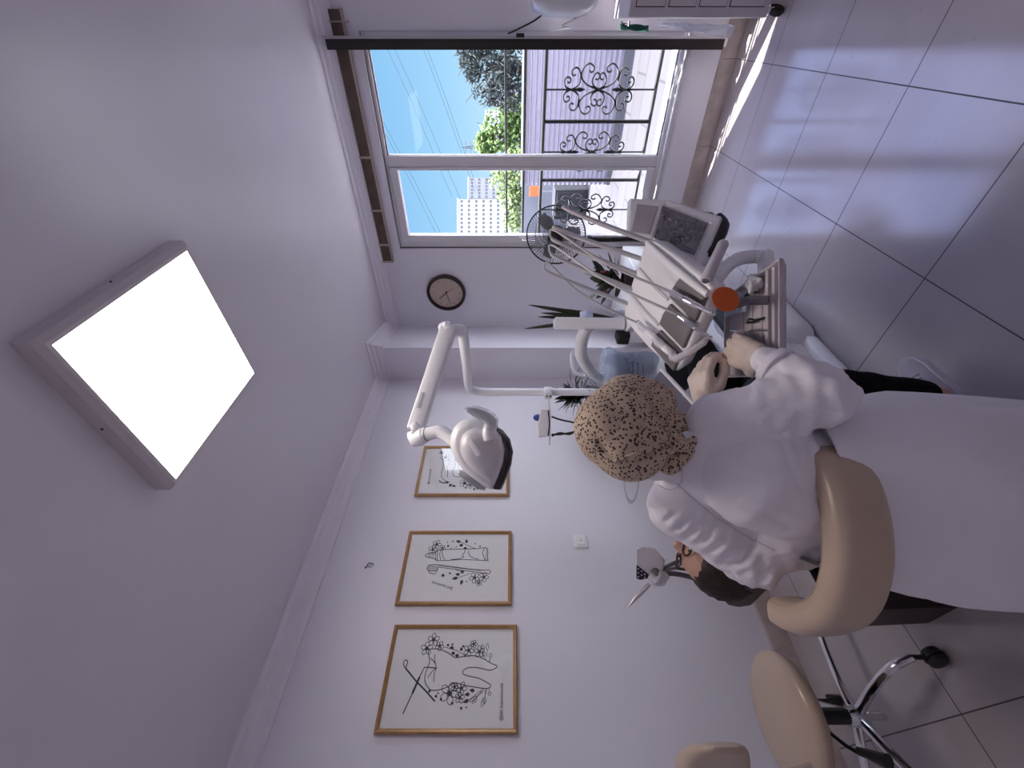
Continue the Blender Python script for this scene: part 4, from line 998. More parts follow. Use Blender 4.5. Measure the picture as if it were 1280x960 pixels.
# trousers and shoes
tr_ = MB()
for kx, ax_, hx in ((KR, AR, cw(-.16, 1.04, .57)), (KL, AL, cw(-.32, 1.06, .57))):
    tr_.capsule(hx, kx, .085, .066, 18); tr_.capsule(kx, ax_ + UP * .01, .064, .050, 18)
obj('trousers', blob(tr_, .008, 5, disp=lambda p, n: .004 * noise.noise(p * 18)), TROUS, dn_, ang=180)
SHOE = mat('grey_knit_shoe', (.40, .37, .43), .8, bump=.3, bscale=200); SOLE = mat('pale_rubber_sole', (.55, .53, .58), .5)
def shoe(name, heel, toe, ank, m=SHOE, ms=SOLE, root=None):
    heel, toe = V(heel), V(toe); d = (toe - heel).normalized(); s = d.cross(UP); L = (toe - heel).length
    f = lambda x, y, z: heel + d * (x * L) + s * y + UP * z
    st = [(-.02, .026, .085), (.06, .036, .10), (.2, .040, .108), (.38, .040, .092), (.55, .042, .066), (.72, .046, .056), (.88, .040, .046), (.98, .024, .038), (1.02, .006, .028)]
    rg = []
    for x, w_, h in st:
        rg.append([f(x, w_ * math.cos(a) * (1.0 if math.sin(a) < .3 else .92), .022 + (h - .022) * max(0, math.sin(a)) - .004 * max(0, -math.sin(a))) for a in [2 * PI * i / 16 for i in range(16)]])
    o = obj(name, MB().loft(rg), m, root, ang=70)
    o2 = obj('sole', MB().loft([[f(x, w_ * y * 1.07, z) for y, z in ((-1, .0), (-1.03, .012), (-1.0, .027), (1.0, .027), (1.03, .012), (1, .0))] for x, w_, h in st]), ms, o, ang=70)
    lc = MB()
    for x in (.42, .50, .58): lc.tube([f(x, -.026, .070 - (x - .42) * .10), f(x + .02, 0, .083 - (x - .42) * .12), f(x, .026, .070 - (x - .42) * .10)], .003, 6, k=2)
    obj('laces', lc, mat('lace_grey', (.25, .23, .27), .8), o)
    return o
hl = onz(1207, 510, 0); tl = onz(1143, 459, 0); dd = (tl - hl).normalized()
shoe('shoe', hl, hl + dd * .245, AR, root=dn_)
shoe('shoe', AL + cw(-.03, -.05, -AL.z), AL + cw(.10, .14, -AL.z), AL, root=dn_)
# headscarf
LEO = leopard()
s_ = MB(); SCc = at(781, 531, 1.075)
s_.ell(SCc, (.118, .116, .120), n=28, m=20); s_.ell(at(763, 535, 1.06), (.098, .1, .094), n=24, m=16); s_.ell(at(786, 546, 1.05), (.112, .105, .105), n=24, m=16)
s_.ell(at(790, 512, 1.11), (.098, .095, .112), n=24, m=16)
s_.capsule(at(800, 540, 1.07), at(843, 540, 1.07), .105, .055, 20)
KN = at(850, 552, 1.03)
def scarf_folds(p, n):
    v = (p - KN); r = max(v.length, .02); w_ = v / r
    ang = math.atan2(w_.dot(cw(0, .3, 1)), w_.dot(cw(-1, 0, 0)))
    k = min(1, max(0, (.27 - r) / .15)) * min(1, r / .07)
    s = abs(math.sin(ang * 3.5 + 1.6 * noise.noise(p * 6) + .6))
    return -.013 * k * math.exp(-(s / .16) ** 2) + .006 * k * s + .004 * noise.noise(p * 13)
scarf = obj('headscarf', blob(s_, .006, 8, disp=scarf_folds), LEO, dn_, ang=180)
for pl in (((846, 540), (820, 534), (790, 522), (758, 515), (742, 512)), ((842, 552), (815, 556), (785, 570), (757, 580), (740, 578)), ((846, 530), (820, 512), (795, 496), (770, 486))):
    pts = skin_points(scarf, pl, 5, -.0038)
    if len(pts) > 4:
        n_ = len(pts); obj('fold', MB().tube(pts, [(.0035 + .005 * math.sin(PI * min(1, i / n_ + .12)), .0035 * (1 - i / n_) + .0022) for i in range(n_)], 10), LEO, scarf, ang=180)
kn = MB()
kn.tube([at(836, 570, 1.030), at(846, 575, 1.015), at(856, 568, 1.010), at(866, 556, 1.015), at(878, 540, 1.015), at(893, 524, 1.015)], [.014, .02, .017, .013, .014, .009], 12, k=4)
kn.tube([at(830, 540, 1.030), at(846, 552, 1.000), at(858, 556, 1.000), at(870, 548, 1.005)], [.03, .024, .016, .012], 12, k=3)
kn.tube([at(826, 580, 1.040), at(838, 583, 1.020), at(848, 579, 1.015)], [.02, .022, .016], 12, k=3)
obj('scarf_tie', kn, LEO, scarf)
ps = MB(); ps.tube([at(838, 566, 1.015), at(848, 552, 1.002), at(858, 544, 1.002), at(866, 541, 1.008)], [(.004, .010), (.006, .012), (.005, .011), (.003, .006)], 10, k=3, up=UP)
obj('inner_scarf', ps, mat('white_underscarf', (.75, .73, .78), .7), scarf)
# clear visor worn under the scarf, seen beside the shoulder
vs = []
for i in range(8):
    t = i / 7; row = []
    for j in range(15):
        a = math.radians(-95 + 190 * j / 14)
        row.append(at(789 + 9 * math.sin(a) , 600 + 29 * math.cos(a) * (.9 + .1 * t), 1.10 + .10 * t - .03))
    vs.append(row)
visor = obj('clear_visor', MB().sheet(vs, .0015), film('visor_plastic', (.85, .88, .93), .22, .08), dn_, ang=60)
obj('visor_rim', MB().tube([p for p in vs[0]], .0022, 6), film('visor_rim_plastic', (.75, .78, .85), .8), visor)
obj('visor_rim', MB().tube([p for p in vs[-1]], .0018, 6), film('visor_rim_plastic_back', (.75, .78, .85), .7), visor)

# ---------- the patient ----------
pt = thing('person', 'dark haired person with glasses lying on the dental chair, face up, in black trousers', 'person', (1.4, CY, .6))
PH = at(889, 694, 1.25)
pf, pu = V((.10, -.12, 1)), V((-1, -.03, -.02))
b = MB(); Pp = face_prims(b, PH, pf, pu, .98)
PN = V((.73, CY, .80))
b.capsule(PH + V((.04, 0, -.03)), PN, .055, .055)
Sh = [V((.82, CY + s * .17, .775)) for s in (-1, 1)]
b.capsule(Sh[0], Sh[1], .06, .06); b.capsule(V((.88, CY, .75)), V((1.22, CY, .60)), .115, .115)
for s, q in ((-1, Sh[0]), (1, Sh[1])):
    el = V((1.02, CY + s * .22, .68)); wr_ = V((1.08, CY + s * .10, .755))
    b.capsule(q, el, .045, .036); b.capsule(el, wr_, .035, .024)
    hand_prims(b, wr_, V((.3, -s, 0)), V((0, 0, 1)), s, [(.15, .2, .15)] * 4, k=.95)
    hp_, kn_, an_ = V((1.27, CY + s * .09, .57)), V((1.70, CY + s * .10, .565)), V((2.12, CY + s * .09, .51))
    b.capsule(hp_, kn_, .075, .05); b.capsule(kn_, an_, .048, .033); b.capsule(an_, an_ + V((.05, 0, .14)), .032, .022)
obj('body', blob(b, .007, 3), SKIN, pt, ang=180)
eyes(Pp, pt, .98)
h_ = MB()
Mh = Matrix((pf.normalized().cross((pu - pf.normalized() * pu.dot(pf.normalized())).normalized()), pf.normalized(), (pu - pf.normalized() * pu.dot(pf.normalized())).normalized())).transposed()
h_.ell(Pp(0, -.022, .045), (.085, .096, .082), Mh, n=28, m=20); h_.ell(Pp(0, -.05, -.005), (.076, .07, .085), Mh, n=24, m=16)
for s in (-1, 1): h_.ell(Pp(s * .055, -.02, .015), (.028, .06, .06), Mh)
HAIR = mat('dark_brown_hair', (.018, .008, .006), .6, var=.4, scale=40, bump=.25, bscale=150)
hair = obj('hair', blob(h_, .006, 4, disp=lambda p, n: .004 * noise.noise(V((p.x * 18, p.y * 70, p.z * 70)))), HAIR, pt, ang=180)
gl_ = MB()
for s in (-1, 1):
    ring = [Pp(s * .033 + .023 * math.cos(a), .096 - .16 * abs(s * .033 + .023 * math.cos(a)) + .002, .012 + .018 * math.sin(a)) for a in [2 * PI * i / 20 for i in range(20)]]
    gl_.tube(ring, .003, 6, closed=True)
    gl_.tube([Pp(s * .060, .094, .018), Pp(s * .078, .07, .018), Pp(s * .081, .0, .012)], .0032, 6, k=2)
gl_.tube([Pp(-.010, .103, .018), Pp(0, .108, .02), Pp(.010, .103, .018)], .003, 6, k=2)
obj('eyeglasses', gl_, mat('brown_spectacle_frame', (.06, .022, .018), .3), pt)
t_ = MB()
t_.capsule(V((.86, CY, .762)), V((1.24, CY, .60)), .13, .125, 20); t_.capsule(Sh[0], Sh[1], .072, .072, 16)
for s, q in ((-1, Sh[0]), (1, Sh[1])): t_.capsule(q, V((1.04, CY + s * .22, .67)), .06, .052)
obj('shirt', blob(t_, .009, 5, disp=lambda p, n: .006 * noise.noise(p * 11)), mat('grey_shirt', (.30, .29, .33), .85), pt, ang=180)
l_ = MB(); l_.capsule(V((1.2, CY, .60)), V((1.30, CY, .575)), .128, .122, 18)
for s in (-1, 1):
    hp_, kn_, an_ = V((1.27, CY + s * .09, .57)), V((1.70, CY + s * .10, .565)), V((2.10, CY + s * .09, .51))
    l_.capsule(hp_, kn_, .088, .066, 18); l_.capsule(kn_, an_, .062, .05, 18)
obj('trousers', blob(l_, .009, 5, disp=lambda p, n: .005 * noise.noise(p * 14)), TROUS, pt, ang=180)
for s in (-1, 1):
    sk_ = MB(); a_ = V((2.12, CY + s * .09, .50)); sk_.capsule(a_, a_ + V((.03, 0, .0)), .045, .046); sk_.capsule(a_ + V((.02, 0, -.01)), a_ + V((.08, s * .01, .17)), .045, .032)
    obj('shoe', blob(sk_, .008, 4), mat('dark_shoe', (.03, .028, .03), .5), pt, ang=180)
# ================= STOOLS, WALL THINGS, PLANTS, CART =================
CREAM = mat('cream_vinyl', (.52, .40, .30), .35, coat=.35, var=.05, scale=5, bump=.06, bscale=40)
CREAM_SIDE = mat('darker_cream_vinyl_piping', (.42, .33, .23), .4)
def star_base(root, c, r, z, ph, n=5):
    hub = obj('hub', MB().lathe([(.028, -.02), (.036, 0), (.034, .035), (.026, .05)], c, UP, 18), CHROME, root)
    for k in range(n):
        a = ph + 2 * PI * k / n; u = V((math.cos(a), math.sin(a), 0))
        e = V((c.x, c.y, 0)) + u * r
        obj('leg', MB().tube([c + u * .02 + UP * .015, c + u * r * .45 + UP * .012, c + u * r * .82 - UP * .01, e + UP * (c.z * .62)], [(.019, .013), (.018, .012), (.016, .012), (.014, .010)], 10, k=4, up=UP), CHROME, root)
        w_ = u.cross(UP); ce = e + UP * .03
        cs = obj('caster', MB().tube([ce + UP * (c.z * .62 - .03), ce + UP * .018], .008, 8), BLACK, root)
        for s in (-1, 1): obj('wheel', MB().lathe([(.006, -.009), (.027, -.008), (.030, 0), (.027, .008), (.006, .009)], ce + w_ * s * .013, w_, 18), RUBBER, cs)
        obj('hood', MB().lathe([(.033, -.004), (.034, 0), (.033, .004)], ce + UP * .001, w_, 18), BLACK, cs)
# ---- empty round stool by the wall ----
sc0 = cw(-1.225, 1.50, 0); st = thing('stool', 'empty cream stool with round seat and chrome five-star base by the picture wall', 'stool', sc0, 'cream stools')
star_base(st, sc0 + UP * .165, .335, 0, math.radians(-72))
obj('gas_column', MB().tube([sc0 + UP * .18, sc0 + UP * .395], .026, 16), BLACK, st)
obj('lower_tube', MB().tube([sc0 + UP * .075, sc0 + UP * .16], .014, 12), CHROME, st)
obj('seat', MB().lathe([(.02, 0), (.165, .0), (.195, .012), (.205, .032), (.202, .05), (.185, .064), (.13, .071), (.0, .074)], sc0 + UP * .40, UP, 44), CREAM, st, ang=70)
obj('seat_plate', MB().box(sc0 + UP * .393, (.16, .16, .012)), BLACK, st)
obj('lever', MB().tube([sc0 + UP * .355, sc0 + cw(.03, -.16, .345), sc0 + cw(.05, -.22, .33)], .006, 8, k=2), BLACK, st)
obj('lever_grip', MB().tube([sc0 + cw(.045, -.19, .335), sc0 + cw(.08, -.27, .31)], [.010, .022], 10), BLACK, st)
bk_ = MB(); bc_ = at(890, 962, 1.26)
u_ = cw(1, -.25, 0).normalized()
rr = []
for i in range(21):
    t = -1 + 2 * i / 20; w_ = .16 * math.sqrt(max(.02, 1 - t * t)) ** .8 if False else .165 * (1 - abs(t) ** 2.5) ** .5 + .004
    rr.append([bc_ + UP * (-t * .105) + u_ * (w_ * math.cos(a)) + cw(.25, 1, 0).normalized() * (.032 * math.sin(a) - .05 * (math.cos(a) * w_ / .165) ** 2) for a in [2 * PI * k / 20 for k in range(20)]])
bk_.loft(rr); obj('backrest', bk_, CREAM, st, ang=80)
obj('backrest_bar', MB().tube([bc_ + cw(-.07, .04, -.05), bc_ + cw(-.07, .05, -.26), sc0 + cw(-.04, -.12, .375), sc0 + UP * .385], [(.02, .006)] * 4, sq=True, up=UP, k=3), CHROME, st)

# ---- the dentist's stool ----
dc = cw(-.27, 1.03, 0); ds = thing('stool', 'cream stool with wrap-around arm support under the person in the white coat', 'stool', dc, 'cream stools')
star_base(ds, dc + UP * .11, .27, 0, .35)
obj('gas_column', MB().tube([dc + UP * .12, dc + UP * .42], .025, 14), BLACK, ds)
obj('seat', MB().lathe([(.02, 0), (.13, .0), (.155, .012), (.165, .035), (.155, .06), (.11, .07), (.0, .072)], dc + UP * .42, UP, 36), CREAM, ds, ang=70)
PTS = [(-.165, .945), (-.20, .885), (-.28, .850), (-.38, .845), (-.475, .875), (-.545, .945), (-.575, 1.01), (-.582, 1.055)]
L = catmull([(cw(x, y, .728 + .012 * i / 7),) for i, (x, y) in enumerate(PTS)], 5)
rg = []
for i, (p,) in enumerate(L):
    t = (L[min(i + 1, len(L) - 1)][0] - L[max(i - 1, 0)][0]).normalized(); s = t.cross(UP)
    q = i / (len(L) - 1); ed = min(1, math.sqrt(max(0.0, 1 - (abs(q - .5) / .5) ** 10)) + .25)
    ht, th = .060 * ed * (1 - .12 * abs(q - .4)), .036 * ed
    rg.append([p + s * (th * math.copysign(abs(math.cos(a)) ** .6, math.cos(a))) + UP * (ht * math.copysign(abs(math.sin(a)) ** .6, math.sin(a))) for a in [2 * PI * k / 20 for k in range(20)]])
band = obj('arm_support', MB().loft(rg), CREAM, ds, ang=80)
sm_ = MB(); sm_.tube([rg[i][3] + UP * .0005 for i in range(2, len(rg) - 2)], .0018, 5)
obj('piping', sm_, CREAM_SIDE, band)
obj('support_bar', MB().tube([cw(-.50, .93, .70), cw(-.47, .95, .60), cw(-.40, .98, .44), cw(-.30, 1.02, .41)], [(.022, .007)] * 4, sq=True, up=UP, k=3), CHROME, ds)

# ---- dark bin under the chair ----
bn = thing('waste_bin', 'dark brown waste bin standing on the floor under the headrest', 'bin', (.62, 1.49, 0))
BINM = mat('dark_brown_plastic', (.035, .022, .022), .45)
obj('bin_body', MB().loft([[V((.62 + sx * w_, 1.49 + sy * d_, z)) for sx, sy in ((-1, -1), (1, -1), (1, 1), (-1, 1))] for w_, d_, z in ((.115, .075, 0), (.125, .085, .30), (.118, .078, .30), (.108, .07, .02))]), BINM, bn, bevel=.008)
obj('rim', MB().tube([V((.62 + sx * .125, 1.49 + sy * .085, .30)) for sx, sy in ((-1, -1), (1, -1), (1, 1), (-1, 1))], .007, 8, closed=True), BLACK, bn)

# ---- framed pictures ----
GOLD = mat('gold_wood_frame', (.42, .24, .10), .35, .25, var=.15, scale=30)
PGLASS = glassy('picture_glass', (1, 1, 1), 1.5, .01)
def art(root, x0, x1, z0, z1):
    """maps 0..1 picture coordinates (u to the viewer's right, v up) onto the sheet and draws ink lines on it"""
    yy = YP - .012
    Pm = lambda u, v: V((x0 + (x1 - x0) * u, yy, z0 + (z1 - z0) * v))
    class A: pass
    A.mb = MB(); A.P = Pm
    def line(pts, w=.0021, k=3): A.mb.tube([Pm(u, v) for u, v in pts], (w, .0006), 6, k=k, up=(0, 1, 0))
    def leaf(u, v, du, dv, w, fill=True):
        a, b_ = Pm(u, v), Pm(u + du, v + dv); d_ = b_ - a; s = V((d_.z, 0, -d_.x)).normalized() * w
        pts = [a, a + d_ * .3 + s, a + d_ * .6 + s * .85, b_, a + d_ * .6 - s * .85, a + d_ * .3 - s]
        if fill: A.mb.prism(pts, (0, -.0008, 0))
        else: A.mb.tube([p for p in pts], (.0016, .0006), 6, k=1, up=(0, 1, 0), closed=True)
    def dot(u, v, r): A.mb.lathe([(r, 0), (r, .0008)], Pm(u, v), (0, -1, 0), 10)
    def flower(u, v, r, n=5, ph=.3):
        asp = (z1 - z0) / (x1 - x0)
        for i in range(n):
            a = ph + 2 * PI * i / n; pts = []
            for t in range(10):
                b_ = 2 * PI * t / 10; rr_ = r * (.62 + .42 * math.cos(b_)); ww = r * .33 * math.sin(b_)
                pts.append(Pm(u, v) + V((math.cos(a) * rr_ - math.sin(a) * ww, 0, math.sin(a) * rr_ + math.cos(a) * ww)))
            A.mb.tube(pts, (.0016, .0006), 6, up=(0, 1, 0), closed=True)
        dot(u, v, r * .26)
        for i in range(8):
            a = ph + 2 * PI * i / 8; q = Pm(u, v); A.mb.tube([q, q + V((math.cos(a) * r * .48, 0, math.sin(a) * r * .48))], (.0009, .0005), 4, up=(0, 1, 0))
    A.line, A.leaf, A.dot, A.flower = line, leaf, dot, flower
    return A
def picture(label, x0, x1, z0, z1, fw=.020):
    t = thing('framed_picture', label, 'picture', ((x0 + x1) / 2, YP - .012, z0), 'framed line drawings')
    O = [(x0, z0), (x1, z0), (x1, z1), (x0, z1)]; I = [(x0 + fw, z0 + fw), (x1 - fw, z0 + fw), (x1 - fw, z1 - fw), (x0 + fw, z1 - fw)]
    pr = [(0, -.001), (0, -.020), (.35, -.025), (.8, -.021), (1, -.016), (1, -.002)]
    obj('frame', MB().loft([[V((o[0] + (i[0] - o[0]) * k, YP + y, o[1] + (i[1] - o[1]) * k)) for o, i in zip(O, I)] for k, y in pr], cap=False), GOLD, t, ang=30)
    obj('backing', MB().bb((x0 + .002, YP - .004, z0 + .002), (x1 - .002, YP - .001, z1 - .002)), GOLD, t, smooth=False)
    obj('sheet', MB().bb((x0 + fw * .6, YP - .0118, z0 + fw * .6), (x1 - fw * .6, YP - .004, z1 - fw * .6)), PAPER, t, smooth=False)
    obj('glass', MB().bb((x0 + fw, YP - .0165, z0 + fw), (x1 - fw, YP - .0150, z1 - fw)), PGLASS, t, smooth=False)
    return t, art(t, x0 + fw, x1 - fw, z0 + fw, z1 - fw)
# molar with flowers and crossed mirror and probe
t3_, A = picture('gold framed drawing of a molar with crossed dental tools, left of the toothbrush drawing', .323, .770, 1.424, 2.076)
def zp(x, y):      # zoomed pixels of the photographed sheet -> picture coordinates
    u = 1 - (y - 118) / (835 - 118); l = 225 - (y - 118) * .165; r = 1078 + (y - 118) * .012
    return (u, 1 - (x - l) / (r - l))
A.line([zp(*p) for p in ((470, 580), (440, 545), (428, 500), (440, 440), (462, 380), (455, 330), (455, 290), (480, 278), (540, 283), (600, 310), (650, 345), (720, 335), (800, 332), (860, 355), (920, 390), (962, 408), (945, 430), (900, 440), (820, 422), (750, 422), (712, 445), (715, 470), (760, 485), (830, 500), (890, 530), (918, 552), (890, 572), (820, 565), (740, 552), (650, 532), (600, 560), (540, 580), (490, 585), (465, 578))], .0020)
A.line([zp(*p) for p in ((275, 742), (340, 605), (390, 490), (425, 418), (510, 424))], .0026, 1); A.line([zp(*p) for p in ((340, 605), (390, 490))], .005, 1)
A.line([zp(*p) for p in ((508, 660), (440, 590), (370, 525), (285, 425))], .0034, 1)
A.line([zp(*p) for p in ((285, 425), (270, 400), (275, 370), (292, 365), (298, 385), (285, 425))], .0022)
A.line([zp(*p) for p in ((470, 350), (500, 385), (512, 424), (490, 440), (450, 495))], .0018); A.line([zp(*p) for p in ((500, 320), (498, 360), (512, 424), (500, 460), (495, 525))], .0018)
for x, y, r in ((490, 205, .030), (440, 275, .030), (535, 255, .022), (750, 290, .026), (788, 240, .018), (830, 300, .026), (612, 605, .044), (700, 570, .026), (690, 635, .022), (650, 560, .018)): A.flower(*zp(x, y), r, ph=x * .1)
for (x, y, dx, dy) in ((640, 275, -30, -12), (650, 315, -30, -6), (680, 330, -32, 0), (700, 295, -8, -30), (765, 610, -42, 5), (760, 650, -48, 18), (800, 590, -40, -10), (735, 330, -15, 0)):
    a, b_ = zp(x, y), zp(x + dx, y + dy); A.leaf(*a, b_[0] - a[0], b_[1] - a[1], .008)
for (x, y, dx, dy) in ((880, 370, -25, -75), (905, 385, 10, -75), (860, 340, -8, -100), (885, 340, 5, -110), (880, 575, -10, 105), (890, 575, -40, 125), (905, 570, 5, 50), (850, 590, -70, 85), (870, 585, -110, 80)):
    a, b_ = zp(x, y), zp(x + dx, y + dy); A.line([a, ((a[0] + b_[0]) / 2, (a[1] + b_[1]) / 2)], .0014, 1); m_ = ((a[0] + b_[0]) / 2, (a[1] + b_[1]) / 2); A.leaf(*m_, b_[0] - m_[0], b_[1] - m_[1], .007, False)
A.line([zp(*p) for p in ((575, 265), (660, 290), (720, 330))], .0014); A.line([zp(*p) for p in ((740, 665), (800, 620), (860, 575))], .0014)
for x, y, r in ((597, 248, .006), (630, 243, .005), (710, 258, .006), (515, 625, .006), (530, 605, .004), (552, 645, .006), (635, 672, .006), (702, 705, .006), (740, 700, .004), (465, 590, .006)): A.dot(*zp(x, y), r)
obj('drawing', A.mb, INK, t3_, smooth=False)
text('signature', '@dr.laysaltunda', .022, A.P(*zp(997, 660)) + V((0, -.0006, 0)), (1, 0, 0), (0, 0, 1), INK, t3_, .0003)
# toothpaste tube and toothbrush
t2_, A = picture('gold framed drawing of a toothpaste tube and toothbrush, middle of the three pictures', .868, 1.306, 1.453, 2.098)
def zq(x, y):
    u = 1 - (y - 195) / (715 - 195); l = 350 - (y - 195) * .165; r = 1110 + (y - 195) * .012
    return (u, 1 - (x - l) / (r - l))
L_ = lambda *p, w=.002, k=3: A.line([zq(*q) for q in p], w, k)
L_((555, 330), (640, 322), (760, 320), (860, 318), (935, 308), k=1); L_((550, 415), (640, 412), (740, 405), (840, 408), (950, 415), k=1)
L_((555, 330), (540, 345), (515, 350), (470, 360), w=.0022, k=1); L_((550, 415), (530, 400), (500, 392), (470, 385), w=.0022, k=1); L_((470, 358), (458, 368), (458, 380), (470, 386))
L_((540, 340), (535, 372), (540, 405)); L_((556, 330), (550, 370), (552, 415)); L_((575, 335), (570, 370), (580, 408)); L_((590, 340), (592, 375), (610, 405))
for x in (480, 490, 500, 510, 520): L_((x, 360 - (x - 470) * .2), (x, 386 + (x - 470) * .25), w=.0012, k=1)
L_((770, 330), (765, 350), (748, 372), (760, 385), (720, 400), (660, 405)); L_((795, 335), (805, 370), (830, 390), (880, 402)); L_((935, 308), (950, 340), (948, 380), (955, 418)); L_((925, 312), (910, 345), (915, 375), (935, 412))
for k_ in range(7): L_((938 - k_ * 3, 315 + k_ * 15), (953, 312 + k_ * 16), w=.0014, k=1)
L_((475, 470), (490, 450), (530, 445), (570, 448), (680, 462), (800, 478), (900, 487), (968, 488), (970, 510), (945, 515), (880, 505), (760, 490), (640, 475), (560, 466), (555, 490), (500, 495), (478, 488), (472, 470))
L_((560, 452), (700, 470), (900, 492), w=.0014)
for x in range(482, 556, 8): L_((x, 450 + (x - 482) * .05), (x - 2, 490), w=.0012, k=1)
L_((485, 500), (500, 512), (515, 510), (530, 520), (545, 505), (550, 498))
for x, y, r in ((545, 282, .028), (515, 325, .028), (590, 312, .018), (850, 545, .030), (922, 540, .028), (885, 582, .018)): A.flower(*zq(x, y), r, ph=x)
for (x, y, dx, dy) in ((735, 262, -40, -10), (755, 285, -35, 8), (780, 272, 0, -36), (785, 312, -30, 4), (735, 522, -38, -4), (720, 545, -50, 10), (755, 560, -14, 40), (765, 505, -30, -6)):
    a, b_ = zq(x, y), zq(x + dx, y + dy); A.leaf(*a, b_[0] - a[0], b_[1] - a[1], .009)
L_((735, 262), (790, 290), (850, 318), w=.0015); L_((840, 305), (848, 318), w=.0012); L_((720, 545), (780, 525), (815, 512), w=.0015); L_((700, 475), (710, 490), (770, 500), w=.0014)
for x, y, r in ((628, 262, .004), (672, 256, .005), (635, 295, .007), (700, 303, .004), (850, 275, .004), (888, 298, .005), (655, 512, .006), (600, 528, .009), (788, 572, .004), (660, 310, .003)): A.dot(*zq(x, y), r)
obj('drawing', A.mb, INK, t2_, smooth=False)
a, b_ = A.P(*zq(665, 622)), A.P(*zq(530, 582)); dd = (b_ - a).normalized()
text('signature', '@dr.laysaltunda', .020, (a + b_) / 2 + V((0, -.0006, 0)), dd, V((-dd.z, 0, dd.x)), INK, t2_, .0003)
# third drawing, half hidden by the lamp
t1_, A = picture('gold framed flower drawing hanging behind the lamp head, nearest the corner', 1.562, 1.996, 1.47, 2.116)
def zr(x, y):
    u = 1 - (y - 75) / (432 - 75); l = 470 - (y - 75) * .165; r = 1102
    return (u, 1 - (x - l) / (r - l))
L_ = lambda *p, w=.002, k=3: A.line([zr(*q) for q in p], w, k)
L_((600, 165), (605, 220), (590, 280), (605, 325), (660, 350)); L_((640, 165), (655, 190), (635, 230), (640, 260), (640, 310)); L_((690, 160), (700, 215), (680, 260), (690, 300), (740, 310)); L_((730, 180), (725, 220), (750, 280), (820, 320), (900, 300))
L_((760, 120), (830, 130), (900, 180), (950, 240), (1000, 250)); L_((780, 200), (850, 210), (920, 260))
for x, y, r in ((620, 150, .034), (775, 355, .036), (820, 370, .026), (590, 110, .018), (850, 150, .03)): A.flower(*zr(x, y), r, ph=x)
for (x, y, dx, dy) in ((650, 352, -30, -4), (670, 360, -14, 24), (880, 365, -34, 14), (700, 372, -24, 8), (860, 385, 30, 6)):
    a, b_ = zr(x, y), zr(x + dx, y + dy); A.leaf(*a, b_[0] - a[0], b_[1] - a[1], .009)
for x, y, r in ((668, 370, .008), (700, 378, .006), (580, 340, .006), (852, 400, .008), (878, 398, .006), (905, 378, .008), (785, 390, .006)): A.dot(*zr(x, y), r)
L_((580, 340), (605, 352), (640, 345), w=.003); L_((590, 350), (620, 356), w=.003)
obj('drawing', A.mb, INK, t1_, smooth=False)
text('signature', '@dr.laysaltunda', .020, A.P(*zr(498, 305)) + V((0, -.0006, 0)), (1, 0, .04), (-.04, 0, 1), INK, t1_, .0003)

# ---- clock ----
kc = V((XW, 1.856, 2.055)); ck = thing('wall_clock', 'round wall clock with cream face and dark rim on the window wall', 'clock', kc - V((.03, 0, .17)))
obj('rim', MB().lathe([(.178, 0), (.178, .03), (.172, .042), (.160, .044), (.152, .034), (.150, .012)], kc, (-1, 0, 0), 48), mat('dark_brown_rim', (.03, .018, .018), .35), ck)
obj('dial', MB().lathe([(.158, .008), (.158, .014), (.001, .014)], kc, (-1, 0, 0), 48), mat('cream_dial', (.58, .47, .40), .6), ck)
for k in range(12):
    a = 2 * PI * k / 12; u = V((0, math.sin(a), math.cos(a))); p = kc + V((-.0145, 0, 0))
    obj('hour_mark', MB().tube([p + u * .118, p + u * .136], (.0022, .0008), 6, up=(1, 0, 0)), BLACK, ck)
def hand(name, pu_, L2, w_, h_):
    # viewer's right on this wall is -y
    u = V((0, pu_[0], pu_[1])).normalized(); p = kc + V((-.016 - h_, 0, 0))
    obj(name, MB().tube([p - u * .02, p + u * L2], [(w_, .001), (w_ * .7, .001)], 6, up=(1, 0, 0)), BLACK, ck)
cpx = lambda x, y: onx(x, y, XW - .016)
c00_ = cpx(557, 365.5)
v1 = cpx(548.5, 373) - c00_; hand('hour_hand', (v1.y, v1.z), .092, .0045, 0)
v2 = cpx(562.5, 380) - c00_; hand('minute_hand', (v2.y, v2.z), .122, .0035, .002)
v3 = cpx(565.5, 360) - c00_; hand('second_hand', (v3.y, v3.z), .085, .0016, .004)
obj('pivot', MB().lathe([(.006, .014), (.006, .022)], kc, (-1, 0, 0), 12), BLACK, ck)

# ---- switch and cable stub on the picture wall ----
sx, sz = 1.243, 1.022
sw = thing('light_switch', 'small white wall switch below the toothbrush drawing', 'switch', (sx, YP, sz - .04))
obj('plate', MB().bb((sx - .043, YP - .012, sz - .043), (sx + .043, YP - .0005, sz + .043)), WHITE_PLASTIC, sw, bevel=.004)
obj('rocker', MB().bb((sx - .028, YP - .019, sz - .028), (sx + .028, YP - .010, sz + .028)), WHITE_PLASTIC, sw, bevel=.003)
obj('indicator', MB().ell((sx, YP - .0185, sz), .004, n=8, m=6), BLACK, sw)
hk = V((1.09, YP, 2.30)); wk = thing('wire_stub', 'loose dark wire stub sticking out of the wall above the pictures', 'wire', hk)
obj('wire', MB().tube([hk + V((0, .004, .012)), hk + V((0, -.012, .011)), hk + V((.012, -.018, .0)), hk + V((.009, -.014, -.018)), hk + V((.002, -.012, -.028))], .0028, 6, k=4), BLACK, wk)
obj('wire_loop', MB().tube([hk + V((0, -.010, .008)), hk + V((-.008, -.014, -.006)), hk + V((.0, -.013, -.025)), hk + V((.011, -.012, -.023))], .0025, 6, k=4), GREY_HOSE, wk)
obj('wall_hole', MB().lathe([(.006, -.001), (.006, .002), (.004, .003)], hk + V((-.008, 0, .02)), (0, -1, 0), 12), BLACK, wk)

